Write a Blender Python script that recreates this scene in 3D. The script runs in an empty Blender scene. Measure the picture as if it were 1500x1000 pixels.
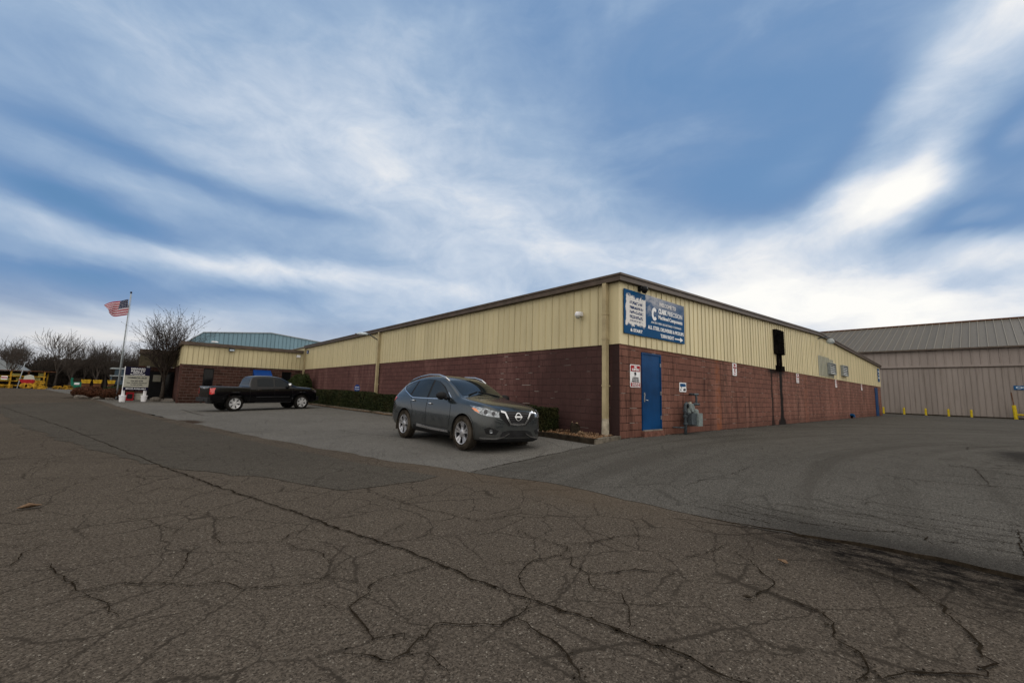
import bpy, bmesh, math, random
from mathutils import Vector, Matrix
from mathutils.bvhtree import BVHTree
R = math.radians
random.seed(7)
sc = bpy.context.scene
COL = sc.collection

# ------------------------------------------------------------------ camera
cam_d = bpy.data.cameras.new("camera")
cam = bpy.data.objects.new("camera", cam_d)
COL.objects.link(cam)
M = Matrix(((0.752647,-0.100353,-0.650732),(-0.657862,-0.073779,-0.749516),(0.027206,0.992213,-0.121548)))
cam.matrix_world = Matrix.Translation((0, 0, 1.36)) @ M.to_4x4()
cam_d.sensor_width = 36.0
cam_d.sensor_fit = 'HORIZONTAL'
cam_d.lens = 14.629
cam_d.clip_start = 0.05
cam_d.clip_end = 3000
sc.camera = cam

# ------------------------------------------------------------------ exposure
sc.view_settings.view_transform = 'Standard'
sc.view_settings.look = 'None'
sc.view_settings.exposure = 0.0
sc.view_settings.gamma = 1.0

# ------------------------------------------------------------------ sun behind thin cloud
SUN_DIR = Vector((0.90, -0.22, 0.40)).normalized()
sd = bpy.data.lights.new("sun", 'SUN')
sd.energy = 0.75
sd.angle = R(18)
sd.color = (1.0, 0.95, 0.88)
so = bpy.data.objects.new("sun", sd)
COL.objects.link(so)
so.rotation_euler = SUN_DIR.to_track_quat('Z', 'Y').to_euler()


# ------------------------------------------------------------------ node helpers
class NT:
    def __init__(s, tree):
        s.t = tree
        s.n = tree.nodes
        s.l = tree.links

    def new(s, typ, **kw):
        nd = s.n.new(typ)
        for k, v in kw.items():
            setattr(nd, k, v)
        return nd

    def put(s, sock, v):
        if isinstance(v, bpy.types.NodeSocket):
            s.l.new(v, sock)
        elif v is not None:
            sock.default_value = v

    def math(s, op, a, b=None, c=None, clamp=False):
        nd = s.new('ShaderNodeMath', operation=op)
        nd.use_clamp = clamp
        s.put(nd.inputs[0], a)
        s.put(nd.inputs[1], b)
        s.put(nd.inputs[2], c)
        return nd.outputs[0]

    def vmath(s, op, a, b=None, out=0):
        nd = s.new('ShaderNodeVectorMath', operation=op)
        s.put(nd.inputs[0], a)
        s.put(nd.inputs[1], b)
        return nd.outputs[out]

    def xyz(s, x=0.0, y=0.0, z=0.0):
        nd = s.new('ShaderNodeCombineXYZ')
        for i, v in enumerate((x, y, z)):
            s.put(nd.inputs[i], v)
        return nd.outputs[0]

    def sep(s, v):
        nd = s.new('ShaderNodeSeparateXYZ')
        s.put(nd.inputs[0], v)
        return nd.outputs

    def noise(s, vec, scale, detail=4.0, rough=0.55, dist=0.0, col=False):
        nd = s.new('ShaderNodeTexNoise')
        s.put(nd.inputs['Vector'], vec)
        nd.inputs['Scale'].default_value = scale
        nd.inputs['Detail'].default_value = detail
        nd.inputs['Roughness'].default_value = rough
        nd.inputs['Distortion'].default_value = dist
        return nd.outputs['Color' if col else 'Fac']

    def smooth(s, v, a, b, lo=0.0, hi=1.0):
        nd = s.new('ShaderNodeMapRange', interpolation_type='SMOOTHSTEP')
        s.put(nd.inputs[0], v)
        nd.inputs[1].default_value = a
        nd.inputs[2].default_value = b
        nd.inputs[3].default_value = lo
        nd.inputs[4].default_value = hi
        return nd.outputs[0]

    def ramp(s, v, stops, interp='LINEAR'):
        nd = s.new('ShaderNodeValToRGB')
        cr = nd.color_ramp
        cr.interpolation = interp
        while len(cr.elements) < len(stops):
            cr.elements.new(0.5)
        for e, (p, c) in zip(cr.elements, stops):
            e.position = p
            e.color = (*c, 1) if len(c) == 3 else c
        s.put(nd.inputs[0], v)
        return nd.outputs[0]

    def mix(s, f, a, b, mode='MIX'):
        nd = s.new('ShaderNodeMix', data_type='RGBA', blend_type=mode)
        s.put(nd.inputs[0], f)
        s.put(nd.inputs[6], (*a, 1) if isinstance(a, tuple) and len(a) == 3 else a)
        s.put(nd.inputs[7], (*b, 1) if isinstance(b, tuple) and len(b) == 3 else b)
        return nd.outputs[2]


def lin(r, g, b):
    return tuple(((c / 255.0) / 12.92 if c <= 10 else ((c / 255.0 + 0.055) / 1.055) ** 2.4) for c in (r, g, b))


# ------------------------------------------------------------------ sky
SKY_BLOBS = [(-5.1,-0.32,-3.1,1.71,-5.77,4.09,-0.1),
 (-4.4,-0.3,-3.34,2.47,-14.07,5.08,0.2),
 (-3.09,0.15,0.54,-0.62,-10.35,2.05,0.22),
 (-2.98,0.26,0.66,-0.98,-6.4,4.39,0.12),
 (-5.89,-0.13,-2.3,0.56,-16.47,2.75,0.15),
 (-3.07,-0.18,-2.11,1.15,-13.11,2.76,0.3),
 (-2.24,-0.44,0.1,2.76,-15.35,4.41,0.16),
 (-4.19,1.08,-2.77,-4.83,-17.78,1.88,0.22),
 (-16.05,7.72,-19.15,-9.02,-15.12,0.23,0.25),
 (-2.48,-0.93,1.93,1.32,-7.04,2.81,0.2),
 (-8.85,1.31,7.33,-8.07,-13.51,14.58,-0.05),
 (-4.04,-0.8,3.3,4.09,-32.1,9.21,-0.3),
 (-7.83,-1.06,6.79,4.68,-29.61,4.65,-0.34),
 (-6.73,-1.11,3.65,3.5,-50.85,16.94,-0.18),
 (-10.91,-0.75,9.5,-0.46,-51.47,17.0,0.12),
 (-3.06,-0.11,2.18,-0.24,-36.36,8.79,0.3),
 (-6.94,-0.34,4.57,-1.75,-26.14,10.13,0.14),
 (-2.51,0.15,1.73,-4.27,-39.46,9.73,-0.14),
 (-6.16,0.68,4.91,-12.54,-54.46,20.23,-0.16),
 (-4.52,0.38,3.64,-2.71,-31.46,5.11,0.3),
 (-4.55,-1.1,1.31,1.55,-11.15,4.66,0.12),
 (-4.64,-1.7,0.57,4.71,-15.28,5.6,0.22),
 (-6.25,-4.73,4.33,3.53,-6.55,1.98,0.1),
 (-6.82,-0.84,4.02,4.8,-44.78,7.86,0.2),
 (-1.88,-0.52,-0.43,2.5,-7.73,6.01,-0.14),
 (-4.27,0.41,-2.35,0.49,-12.45,5.41,-0.2),
 (-3.19,-2.94,2.1,3.96,-11.54,8.75,-0.05),
 (-5.33,3.28,-6.32,-10.49,-12.65,-2.24,0.42),
 (-7.08,5.02,-7.77,-16.64,-18.67,-3.55,0.25),
 (-11.35,0.5,-8.65,2.53,-25.17,11.04,0.62),
 (-5.72,0.78,-3.67,-1.29,-25.06,7.73,0.4),
 (-4.25,-0.24,-2.83,1.78,-15.52,4.15,0.5),
 (-6.24,-0.68,-2.27,3.02,-16.8,6.17,0.36),
 (-11.21,5.55,-12.02,-15.55,-17.28,-7.11,-0.3),
 (-9.95,-0.01,-8.33,4.35,-35.13,14.06,-0.34),
 (-15.82,7.2,-12.26,-8.37,-23.48,5.45,-0.1),
 (-12.17,-0.98,-10.61,9.15,-36.7,17.15,0.35),
 (-8.36,-0.28,-3.93,2.89,-28.92,8.87,-0.16),
 (-6.2,-2.6,-0.18,4.91,-12.86,6.64,0.14),
 (-10.06,0.1,-1.5,0.66,-32.0,10.49,0.1),
 (-17.81,8.63,-17.64,-16.57,-25.11,-3.05,0.3),
 (-13.54,-1.02,-11.34,7.28,-41.4,14.24,-0.15),
 (-3.4,-0.07,0.59,0.21,-39.01,8.88,0.15)]
AZ0 = 0.8558

world = bpy.data.worlds.new("World")
sc.world = world
world.use_nodes = True
W = NT(world.node_tree)
W.n.clear()
tc = W.new('ShaderNodeTexCoord')
d = W.vmath('NORMALIZE', tc.outputs['Generated'])
dx, dy, dz = W.sep(d)
fx, fy = math.cos(AZ0), math.sin(AZ0)
fwd = W.math('ADD', W.math('MULTIPLY', dx, fx), W.math('MULTIPLY', dy, fy))
lef = W.math('ADD', W.math('MULTIPLY', dx, -fy), W.math('MULTIPLY', dy, fx))
az = W.math('ARCTAN2', lef, fwd)
el = W.math('ARCSINE', dz)
# cloud layer coordinates (a flat layer high above the ground), long axis along the wind
zz = W.math('ADD', W.math('MAXIMUM', dz, 0.0), 0.13)
cu = W.math('DIVIDE', fwd, zz)
cv = W.math('DIVIDE', lef, zz)
layer = W.xyz(W.math('MULTIPLY', cu, 0.75), W.math('ADD', cv, W.math('MULTIPLY', cu, 0.10)), 3.7)
warp = W.noise(layer, 0.9, 5, 0.55, 0.3, col=True)
wx, wy, wz = W.sep(warp)
az2 = W.math('ADD', az, W.math('MULTIPLY', W.math('SUBTRACT', wx, 0.5), 0.20))
el2 = W.math('ADD', el, W.math('MULTIPLY', W.math('SUBTRACT', wy, 0.5), 0.12))
hom = W.xyz(az2, el2, 1.0)
acc = 0.43
for (a1, b1, k1, a2, b2, k2, am) in SKY_BLOBS:
    p = W.vmath('DOT_PRODUCT', hom, (a1, b1, k1), out=1)
    q = W.vmath('DOT_PRODUCT', hom, (a2, b2, k2), out=1)
    r2 = W.math('MULTIPLY_ADD', p, p, W.math('MULTIPLY', q, q))
    g = W.math('POWER', 0.36788, r2)
    acc = W.math('MULTIPLY_ADD', g, am * 0.8, acc)
n1 = W.noise(layer, 1.1, 8, 0.55, 0.6)
n2 = W.noise(W.xyz(W.math('MULTIPLY', cu, 0.5), W.math('MULTIPLY', cv, 1.9), 9.0), 1.0, 6, 0.6, 0.4)
n3 = W.noise(W.xyz(W.math('MULTIPLY', az2, 2.6), W.math('MULTIPLY', el2, 6.5), 1.5), 1.0, 8, 0.56, 0.7)
n4 = W.noise(W.xyz(W.math('MULTIPLY', az, 6.0), W.math('MULTIPLY', el2, 11.0), 4.5), 1.0, 9, 0.62, 0.35)
acc = W.math('MULTIPLY_ADD', W.math('SUBTRACT', n3, 0.5), 0.30, acc)
cot = W.math('MULTIPLY', W.smooth(acc, 0.12, 0.75), W.math('SUBTRACT', n4, 0.5))
acc = W.math('MULTIPLY_ADD', cot, 0.52, acc)
acc = W.math('MULTIPLY_ADD', W.math('SUBTRACT', n1, 0.5), 0.18, acc)
acc = W.math('MULTIPLY_ADD', W.math('SUBTRACT', n2, 0.5), 0.06, acc)
# brighter cloud overhead and behind camera, out of view, added to light the scene
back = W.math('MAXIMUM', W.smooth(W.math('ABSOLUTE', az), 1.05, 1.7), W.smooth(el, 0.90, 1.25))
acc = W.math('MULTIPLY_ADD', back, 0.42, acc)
lowband = W.smooth(el, 0.0, 0.14, 1.0, 0.0)
acc = W.math('MULTIPLY_ADD', lowband, 0.18, acc)
cloud = W.ramp(acc, [(0.0, lin(66, 124, 184)), (0.16, lin(94, 138, 186)), (0.33, lin(120, 152, 192)), (0.5, lin(156, 180, 209)),
                     (0.68, lin(198, 211, 228)), (0.84, lin(236, 238, 241)), (1.0, lin(255, 254, 250))])
warm = W.math('MULTIPLY', W.smooth(el, 0.0, 0.19, 1.0, 0.0), W.smooth(az, -0.5, 0.35, 0.12, 0.6))
cloud = W.mix(warm, cloud, lin(222, 213, 202))
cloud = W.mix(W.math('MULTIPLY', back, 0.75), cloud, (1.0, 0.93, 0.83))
sky = W.new('ShaderNodeTexSky', sky_type='NISHITA')
sky.sun_disc = False
sky.sun_elevation = math.asin(SUN_DIR.z)
sky.sun_rotation = math.atan2(SUN_DIR.x, SUN_DIR.y)
sky.altitude = 200
sky.air_density = 1.4
sky.dust_density = 1.0
sky.ozone_density = 2.0
STR = 0.10
cover = W.smooth(acc, -0.05, 0.30, 0.55, 1.0)
gain = W.vmath('SCALE', cloud)
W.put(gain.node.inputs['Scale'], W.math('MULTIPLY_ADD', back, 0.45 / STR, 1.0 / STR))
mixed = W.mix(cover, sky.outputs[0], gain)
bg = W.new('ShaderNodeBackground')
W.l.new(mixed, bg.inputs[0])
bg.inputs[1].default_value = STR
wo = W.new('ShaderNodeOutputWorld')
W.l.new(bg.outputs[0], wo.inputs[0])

# ------------------------------------------------------------------ materials
MATS = {}


def material(name):
    m = bpy.data.materials.new(name)
    m.use_nodes = True
    t = NT(m.node_tree)
    b = m.node_tree.nodes['Principled BSDF']
    geo = t.new('ShaderNodeNewGeometry')
    MATS[name] = m
    return m, t, b, geo.outputs['Position']


def objpos(t):
    return t.new('ShaderNodeTexCoord').outputs['Object']


def bump(t, b, h, strength=0.3, dist=0.02):
    bn = t.new('ShaderNodeBump')
    bn.inputs['Strength'].default_value = strength
    bn.inputs['Distance'].default_value = dist
    t.put(bn.inputs['Height'], h)
    t.l.new(bn.outputs[0], b.inputs['Normal'])


def simple(name, col, rough=0.6, metal=0.0, var=0.15, scale=6.0, coat=0.0, bmp=0.0, bscale=60.0, local=True, spec=None):
    m, t, b, pos = material(name)
    v = objpos(t) if local else pos
    n = t.noise(v, scale, 5, 0.6)
    c = t.mix(t.smooth(n, 0.3, 0.7), tuple(x * (1 - var) for x in col), tuple(min(1, x * (1 + var)) for x in col))
    t.l.new(c, b.inputs['Base Color'])
    t.put(b.inputs['Roughness'], t.math('ADD', t.math('MULTIPLY', n, 0.12), rough - 0.06, clamp=True))
    b.inputs['Metallic'].default_value = metal
    b.inputs['Coat Weight'].default_value = coat
    b.inputs['Coat Roughness'].default_value = 0.05
    if spec is None and not metal and not coat and rough > 0.35:
        spec = 0.0 if rough > 0.75 else 0.10
    if spec is not None:
        b.inputs['Specular IOR Level'].default_value = spec
    if bmp:
        bump(t, b, t.noise(v, bscale, 3), bmp, 0.01)
    return m


def asphalt(name, c_lo, c_hi, patch, speck, crackamt, tint=None, stain=None):
    m, t, b, pos = material(name)
    px, py, pz = t.sep(pos)
    flat = t.xyz(px, py, 0.0)
    big = t.noise(flat, 0.22, 5, 0.6, 0.5)
    mid = t.noise(flat, 1.6, 6, 0.65)
    c = t.mix(t.smooth(big, 0.3, 0.7), c_lo, c_hi)
    c = t.mix(t.math('MULTIPLY', t.smooth(mid, 0.42, 0.75), 0.45), c, patch)
    # aggregate
    vo = t.new('ShaderNodeTexVoronoi')
    t.put(vo.inputs['Vector'], flat)
    vo.inputs['Scale'].default_value = 125.0
    sv = t.sep(vo.outputs['Color'])[0]
    s2 = t.sep(vo.outputs['Color'])[1]
    c = t.mix(t.math('MULTIPLY', t.smooth(sv, 0.60, 0.95), 0.20), c, tuple(min(1, x * 2.4) for x in c_hi))
    c = t.mix(t.math('MULTIPLY', t.smooth(s2, 0.955, 1.0), 0.6), c, speck)
    c = t.mix(t.math('MULTIPLY', t.smooth(sv, 0.40, 0.05), 0.72), c, tuple(x * 0.22 for x in c_lo))
    fine = t.noise(flat, 42.0, 4, 0.75)
    c = t.mix(t.math('MULTIPLY', t.smooth(fine, 0.40, 0.62), 0.62), c, tuple(x * 0.40 for x in c_lo))
    c = t.mix(t.math('MULTIPLY', t.smooth(t.noise(flat, 11.0, 5, 0.7), 0.5, 0.7), 0.35), c, tuple(x * 0.55 for x in c_lo))
    c = t.mix(t.math('MULTIPLY', t.smooth(fine, 0.38, 0.28), 0.5), c, tuple(min(1, x * 1.9) for x in c_hi))
    # crazing
    if crackamt:
        wv = t.noise(flat, 1.3, 5, 0.6, col=True)
        wp = t.vmath('ADD', flat, t.vmath('MULTIPLY', t.vmath('SUBTRACT', wv, (0.5, 0.5, 0.5)), (0.45, 0.45, 0.0)))
        wj = t.noise(flat, 13.0, 4, 0.7, col=True)
        wp = t.vmath('ADD', wp, t.vmath('MULTIPLY', t.vmath('SUBTRACT', wj, (0.5, 0.5, 0.5)), (0.09, 0.09, 0.0)))
        v2 = t.new('ShaderNodeTexVoronoi', feature='DISTANCE_TO_EDGE')
        t.put(v2.inputs['Vector'], wp)
        v2.inputs['Scale'].default_value = 1.5
        msk = t.smooth(t.noise(flat, 0.6, 4, 0.6), 0.34, 0.52)
        ln = t.math('MULTIPLY', t.smooth(v2.outputs['Distance'], 0.017, 0.003), msk)
        v3 = t.new('ShaderNodeTexVoronoi', feature='DISTANCE_TO_EDGE')
        wq = t.vmath('ADD', flat, t.vmath('MULTIPLY', t.vmath('SUBTRACT', wv, (0.5, 0.5, 0.5)), (0.25, 0.25, 0.0)))
        wq = t.vmath('ADD', wq, t.vmath('MULTIPLY', t.vmath('SUBTRACT', wj, (0.5, 0.5, 0.5)), (0.10, 0.10, 0.0)))
        t.put(v3.inputs['Vector'], t.vmath('ADD', wq, (3.3, 7.1, 0.0)))
        v3.inputs['Scale'].default_value = 0.8
        ln = t.math('MAXIMUM', ln, t.math('MULTIPLY', t.smooth(v3.outputs['Distance'], 0.0085, 0.002), t.smooth(t.noise(flat, 0.9, 3, 0.5), 0.36, 0.5)))
        c = t.mix(t.math('MULTIPLY', ln, crackamt), c, tuple(x * 0.36 for x in c_lo))
    if tint:
        c = tint(t, c, px, py, flat)
    if stain:
        c = stain(t, c, px, py, flat)
    t.l.new(c, b.inputs['Base Color'])
    t.put(b.inputs['Roughness'], t.math('ADD', 0.72, t.math('MULTIPLY', fine, 0.25), clamp=True))
    b.inputs['Specular IOR Level'].default_value = 0.0
    h = t.math('ADD', t.math('MULTIPLY', vo.outputs['Distance'], -0.6), t.math('MULTIPLY', fine, 1.0))
    bump(t, b, h, 0.55, 0.006)
    return m


def road_stain(t, c, px, py, flat):
    n = t.noise(flat, 2.2, 6, 0.7)
    nn = t.math('MULTIPLY', t.math('SUBTRACT', n, 0.5), 0.9)
    a = t.smooth(t.math('ADD', px, nn), 3.85, 4.8)
    along = t.smooth(t.math('ADD', py, nn), 2.3, 0.9)
    gr = t.noise(t.xyz(t.math('MULTIPLY', px, 9.0), t.math('MULTIPLY', py, 4.0), 0.0), 1.0, 6, 0.75)
    ma = t.math('MULTIPLY', a, along)
    dk = t.math('MULTIPLY', t.math('POWER', ma, 0.8), t.math('ADD', 0.25, t.math('MULTIPLY', t.smooth(gr, 0.36, 0.60), 0.70)))
    c = t.mix(dk, c, (0.006, 0.0055, 0.0055))
    # brown grit along the edge further up the road
    e = t.math('SUBTRACT', px, t.math('SUBTRACT', 5.0, t.math('MULTIPLY', py, 0.135)))
    g = t.math('MULTIPLY', t.smooth(t.math('ADD', e, t.math('MULTIPLY', nn, 1.2)), -1.0, 0.1), t.smooth(py, 1.5, 4.0))
    return t.mix(t.math('MULTIPLY', g, 0.35), c, (0.085, 0.062, 0.042))


def lot_stain(t, c, px, py, flat):
    # tyre-polished turning arcs
    rr_ = t.vmath('LENGTH', t.vmath('SUBTRACT', flat, (11.0, -19.0, 0.0)), out=1)
    arc = t.noise(t.xyz(t.math('MULTIPLY', rr_, 1.5), t.math('MULTIPLY', px, 0.05), 0.0), 1.0, 5, 0.7)
    c = t.mix(t.math('MULTIPLY', t.smooth(arc, 0.46, 0.66), 0.42), c, (0.045, 0.041, 0.036))
    c = t.mix(t.math('MULTIPLY', t.smooth(arc, 0.44, 0.30), 0.25), c, (0.125, 0.118, 0.105))
    n = t.noise(flat, 0.9, 6, 0.7)
    nn = t.math('MULTIPLY', t.math('SUBTRACT', n, 0.5), 1.4)
    d1 = t.vmath('LENGTH', t.vmath('MULTIPLY', t.vmath('SUBTRACT', flat, (15.5, -0.6, 0.0)), (0.45, 1.25, 0)), out=1)
    k = t.smooth(t.math('ADD', d1, nn), 1.2, 0.4)
    c = t.mix(t.math('MULTIPLY', k, 0.75), c, (0.018, 0.017, 0.017))
    near = t.math('MULTIPLY', t.smooth(t.math('ADD', px, t.math('MULTIPLY', nn, 0.4)), 5.9, 5.1), t.smooth(py, 2.6, 0.9))
    return t.mix(t.math('MULTIPLY', near, 0.6), c, (0.02, 0.019, 0.018))


def drain_stain(t, c, px, py, flat):
    n = t.noise(flat, 3.0, 5, 0.7)
    d1 = t.vmath('LENGTH', t.vmath('MULTIPLY', t.vmath('SUBTRACT', flat, (1.15, 18.9, 0.0)), (1.3, 0.75, 0)), out=1)
    k = t.smooth(t.math('ADD', d1, t.math('SUBTRACT', n, 0.5)), 0.9, 0.45)
    c = t.mix(t.math('MULTIPLY', k, 0.85), c, (0.03, 0.018, 0.012))
    # oil spots where cars park
    d2 = t.vmath('LENGTH', t.vmath('MULTIPLY', t.vmath('SUBTRACT', flat, (6.4, 8.0, 0.0)), (0.8, 0.6, 0)), out=1)
    k2 = t.smooth(t.math('ADD', d2, t.math('SUBTRACT', n, 0.5)), 0.9, 0.2)
    return t.mix(t.math('MULTIPLY', k2, 0.5), c, (0.03, 0.028, 0.027))


asphalt('road_asphalt', (0.086, 0.072, 0.059), (0.105, 0.088, 0.071), (0.070, 0.059, 0.048), (0.34, 0.31, 0.26), 0.8, stain=road_stain)
asphalt('patch_asphalt', (0.076, 0.068, 0.058), (0.090, 0.081, 0.069), (0.066, 0.058, 0.050), (0.26, 0.24, 0.21), 0.6)
asphalt('front_lot_asphalt', (0.136, 0.129, 0.118), (0.170, 0.161, 0.148), (0.106, 0.100, 0.091), (0.36, 0.35, 0.33), 0.5, stain=drain_stain)
asphalt('side_lot_asphalt', (0.092, 0.086, 0.077), (0.114, 0.107, 0.096), (0.078, 0.073, 0.065), (0.33, 0.31, 0.28), 0.45, stain=lot_stain)
simple('soil', (0.05, 0.042, 0.034), 0.95, var=0.35, scale=3.0, bmp=0.6, bscale=14, local=False)
simple('crack_dark', (0.018, 0.014, 0.010), 0.95, var=0.4, scale=20, local=False)


def block_mat(name, c1, c2, c3, mortar, axis, bw, bh, dirt, white=0.0, band=None, mort=0.011):
    """painted block wall: axis 0 = wall runs along x, 1 = along y"""
    m, t, b, pos = material(name)
    s = t.sep(pos)
    u, z = s[axis], s[2]
    uv = t.xyz(u, z, 0.0)
    br = t.new('ShaderNodeTexBrick')
    wob = t.math('MULTIPLY', t.math('SUBTRACT', t.noise(t.xyz(t.math('MULTIPLY', u, 1.5), z, 0), 6.0, 3), 0.5), 0.02)
    t.put(br.inputs['Vector'], t.xyz(u, t.math('ADD', z, t.math('SUBTRACT', wob, 0.005)), 0.0))
    br.inputs['Scale'].default_value = 1.0
    br.inputs['Brick Width'].default_value = bw
    br.inputs['Row Height'].default_value = bh
    br.inputs['Mortar Size'].default_value = mort
    br.inputs['Mortar Smooth'].default_value = 0.35
    br.inputs['Bias'].default_value = 0.0
    br.inputs['Color1'].default_value = (0, 0, 0, 1)
    br.inputs['Color2'].default_value = (1, 1, 1, 1)
    br.inputs['Mortar'].default_value = (0.5, 0.5, 0.5, 1)
    per = br.outputs['Color']
    c = t.mix(t.smooth(per, 0.1, 0.9), tuple(x * 0.95 for x in c1), tuple(x * 1.0 for x in c2))
    big = t.noise(t.xyz(t.math('MULTIPLY', u, 0.8), t.math('MULTIPLY', z, 0.22), 0), 0.9, 5, 0.65)
    c = t.mix(t.math('MULTIPLY', t.smooth(big, 0.48, 0.62), 0.75), c, tuple(x * 1.1 for x in c3))
    blot = t.noise(uv, 3.5, 6, 0.75)
    c = t.mix(t.math('MULTIPLY', t.smooth(blot, 0.52, 0.70), 0.50), c, tuple(x * 0.5 for x in c1))
    c = t.mix(t.math('MULTIPLY', t.smooth(blot, 0.44, 0.32), 0.28), c, tuple(min(1, x * 1.5) for x in c2))
    streak = t.noise(t.xyz(t.math('MULTIPLY', u, 3.2), t.math('MULTIPLY', z, 0.35), 4), 1.0, 6, 0.7)
    c = t.mix(t.math('MULTIPLY', t.smooth(streak, 0.5, 0.72), dirt), c, tuple(x * 0.35 for x in c1))
    fine = t.noise(uv, 22.0, 6, 0.75)
    c = t.mix(t.math('MULTIPLY', t.smooth(fine, 0.40, 0.7), 0.45), c, tuple(min(1, x * 0.50) for x in c1))
    c = t.mix(t.math('MULTIPLY', t.smooth(fine, 0.66, 0.76), 0.35), c, tuple(min(1, x * 1.9) for x in c2))
    # dirt splash near the ground and under the siding
    low = t.smooth(t.math('ADD', z, t.math('MULTIPLY', t.math('SUBTRACT', streak, 0.5), 0.8)), 0.75, 0.2)
    c = t.mix(t.math('MULTIPLY', low, 0.45), c, tuple(x * 0.4 for x in c1))
    hbq = t.math('FRACT', t.math('DIVIDE', t.math('ADD', z, wob), bh))
    horiz = t.math('ADD', t.smooth(hbq, 0.085, 0.04), t.smooth(hbq, 0.915, 0.96), clamp=True)
    gap = t.smooth(t.noise(t.xyz(t.math('MULTIPLY', u, 2.4), t.math('MULTIPLY', z, 4.93), 7), 1.0, 3, 0.6), 0.34, 0.5, 0.35, 1.0)
    c = t.mix(t.math('MULTIPLY', t.math('MULTIPLY', br.outputs['Fac'], t.math('ADD', 0.62, t.math('MULTIPLY', horiz, 0.38))), gap), c, mortar)
    if white:
        lost = t.noise(t.xyz(t.math('MULTIPLY', u, 1.6), t.math('MULTIPLY', z, 4.93), 2), 1.0, 3, 0.5)
        wm = t.math('MULTIPLY', t.math('MULTIPLY', br.outputs['Fac'], t.smooth(lost, 0.56, 0.60)), white)
        hb = t.math('FRACT', t.math('DIVIDE', t.math('ADD', z, wob), bh))
        hz = t.math('ADD', t.smooth(hb, 0.07, 0.03), t.smooth(hb, 0.93, 0.97), clamp=True)
        if axis == 1:
            wm = t.math('MULTIPLY', wm, t.smooth(u, 15.0, 11.0))
        c = t.mix(t.math('MULTIPLY', wm, hz), c, (0.36, 0.34, 0.31))
    if band:
        c = band(t, c, u, z)
    t.l.new(c, b.inputs['Base Color'])
    b.inputs['Roughness'].default_value = 0.85
    b.inputs['Specular IOR Level'].default_value = 0.06
    h = t.math('ADD', t.math('MULTIPLY', br.outputs['Fac'], -1.0), t.math('MULTIPLY', fine, 0.35))
    bump(t, b, h, 0.6, 0.012)
    return m


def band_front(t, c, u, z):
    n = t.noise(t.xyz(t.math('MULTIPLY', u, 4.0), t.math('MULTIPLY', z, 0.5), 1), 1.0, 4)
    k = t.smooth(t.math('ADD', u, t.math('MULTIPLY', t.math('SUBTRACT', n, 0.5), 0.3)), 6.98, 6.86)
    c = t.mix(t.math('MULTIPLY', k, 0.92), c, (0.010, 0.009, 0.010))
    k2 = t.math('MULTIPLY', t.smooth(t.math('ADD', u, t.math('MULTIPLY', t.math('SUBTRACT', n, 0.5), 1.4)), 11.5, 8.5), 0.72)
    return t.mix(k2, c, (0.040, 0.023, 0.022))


def band_side(t, c, u, z):
    n = t.noise(t.xyz(t.math('MULTIPLY', u, 5.0), t.math('MULTIPLY', z, 1.2), 1), 1.0, 5)
    nn = t.math('MULTIPLY', t.math('SUBTRACT', n, 0.5), 0.5)
    for (uc, w, amt) in ((22.95, 0.30, 0.97), (21.65, 0.14, 0.85)):
        dd = t.math('ABSOLUTE', t.math('ADD', t.math('SUBTRACT', u, uc), nn))
        spread = t.smooth(z, 0.6, 0.2, 1.0, 2.6)
        k = t.smooth(t.math('DIVIDE', dd, spread), w, w * 0.45)
        c = t.mix(t.math('MULTIPLY', k, amt), c, (0.006, 0.005, 0.005))
    top = t.math('MULTIPLY', t.smooth(t.math('ABSOLUTE', t.math('SUBTRACT', u, 22.4)), 1.7, 0.7), t.smooth(t.math('ADD', z, nn), 2.35, 2.7))
    c = t.mix(t.math('MULTIPLY', top, 0.9), c, (0.008, 0.007, 0.007))
    # one rusty orange run and dark neighbours
    for (uc, w, col, amt) in ((15.9, 0.30, (0.22, 0.075, 0.032), 0.7), (16.55, 0.35, (0.05, 0.028, 0.022), 0.55), (15.2, 0.25, (0.06, 0.033, 0.026), 0.45),
                              (27.0, 0.5, (0.26, 0.11, 0.07), 0.45), (33.0, 1.6, (0.25, 0.10, 0.075), 0.35), (25.6, 0.5, (0.04, 0.023, 0.02), 0.5)):
        dd = t.math('ABSOLUTE', t.math('ADD', t.math('SUBTRACT', u, uc), nn))
        k = t.smooth(dd, w, w * 0.3)
        c = t.mix(t.math('MULTIPLY', t.math('MULTIPLY', k, amt), t.smooth(t.noise(t.xyz(u, z, 0), 4.0, 5, 0.7), 0.38, 0.60)), c, col)
    return c


block_mat('front_block_shaded', (0.098, 0.048, 0.044), (0.112, 0.054, 0.049), (0.150, 0.078, 0.070), (0.034, 0.018, 0.016), 1, 0.4, 0.203, 0.5, 0.9, band_front)  # same paint as the side wall, darkened: weaker light put into the colour
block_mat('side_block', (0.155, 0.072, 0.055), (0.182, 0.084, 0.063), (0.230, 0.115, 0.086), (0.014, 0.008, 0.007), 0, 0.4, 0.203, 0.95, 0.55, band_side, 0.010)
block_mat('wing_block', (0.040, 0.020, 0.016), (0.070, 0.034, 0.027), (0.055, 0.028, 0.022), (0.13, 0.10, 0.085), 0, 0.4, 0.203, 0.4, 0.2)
block_mat('wing_end_block', (0.08, 0.038, 0.032), (0.10, 0.05, 0.042), (0.075, 0.038, 0.032), (0.05, 0.03, 0.025), 1, 0.4, 0.203, 0.4)


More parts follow.
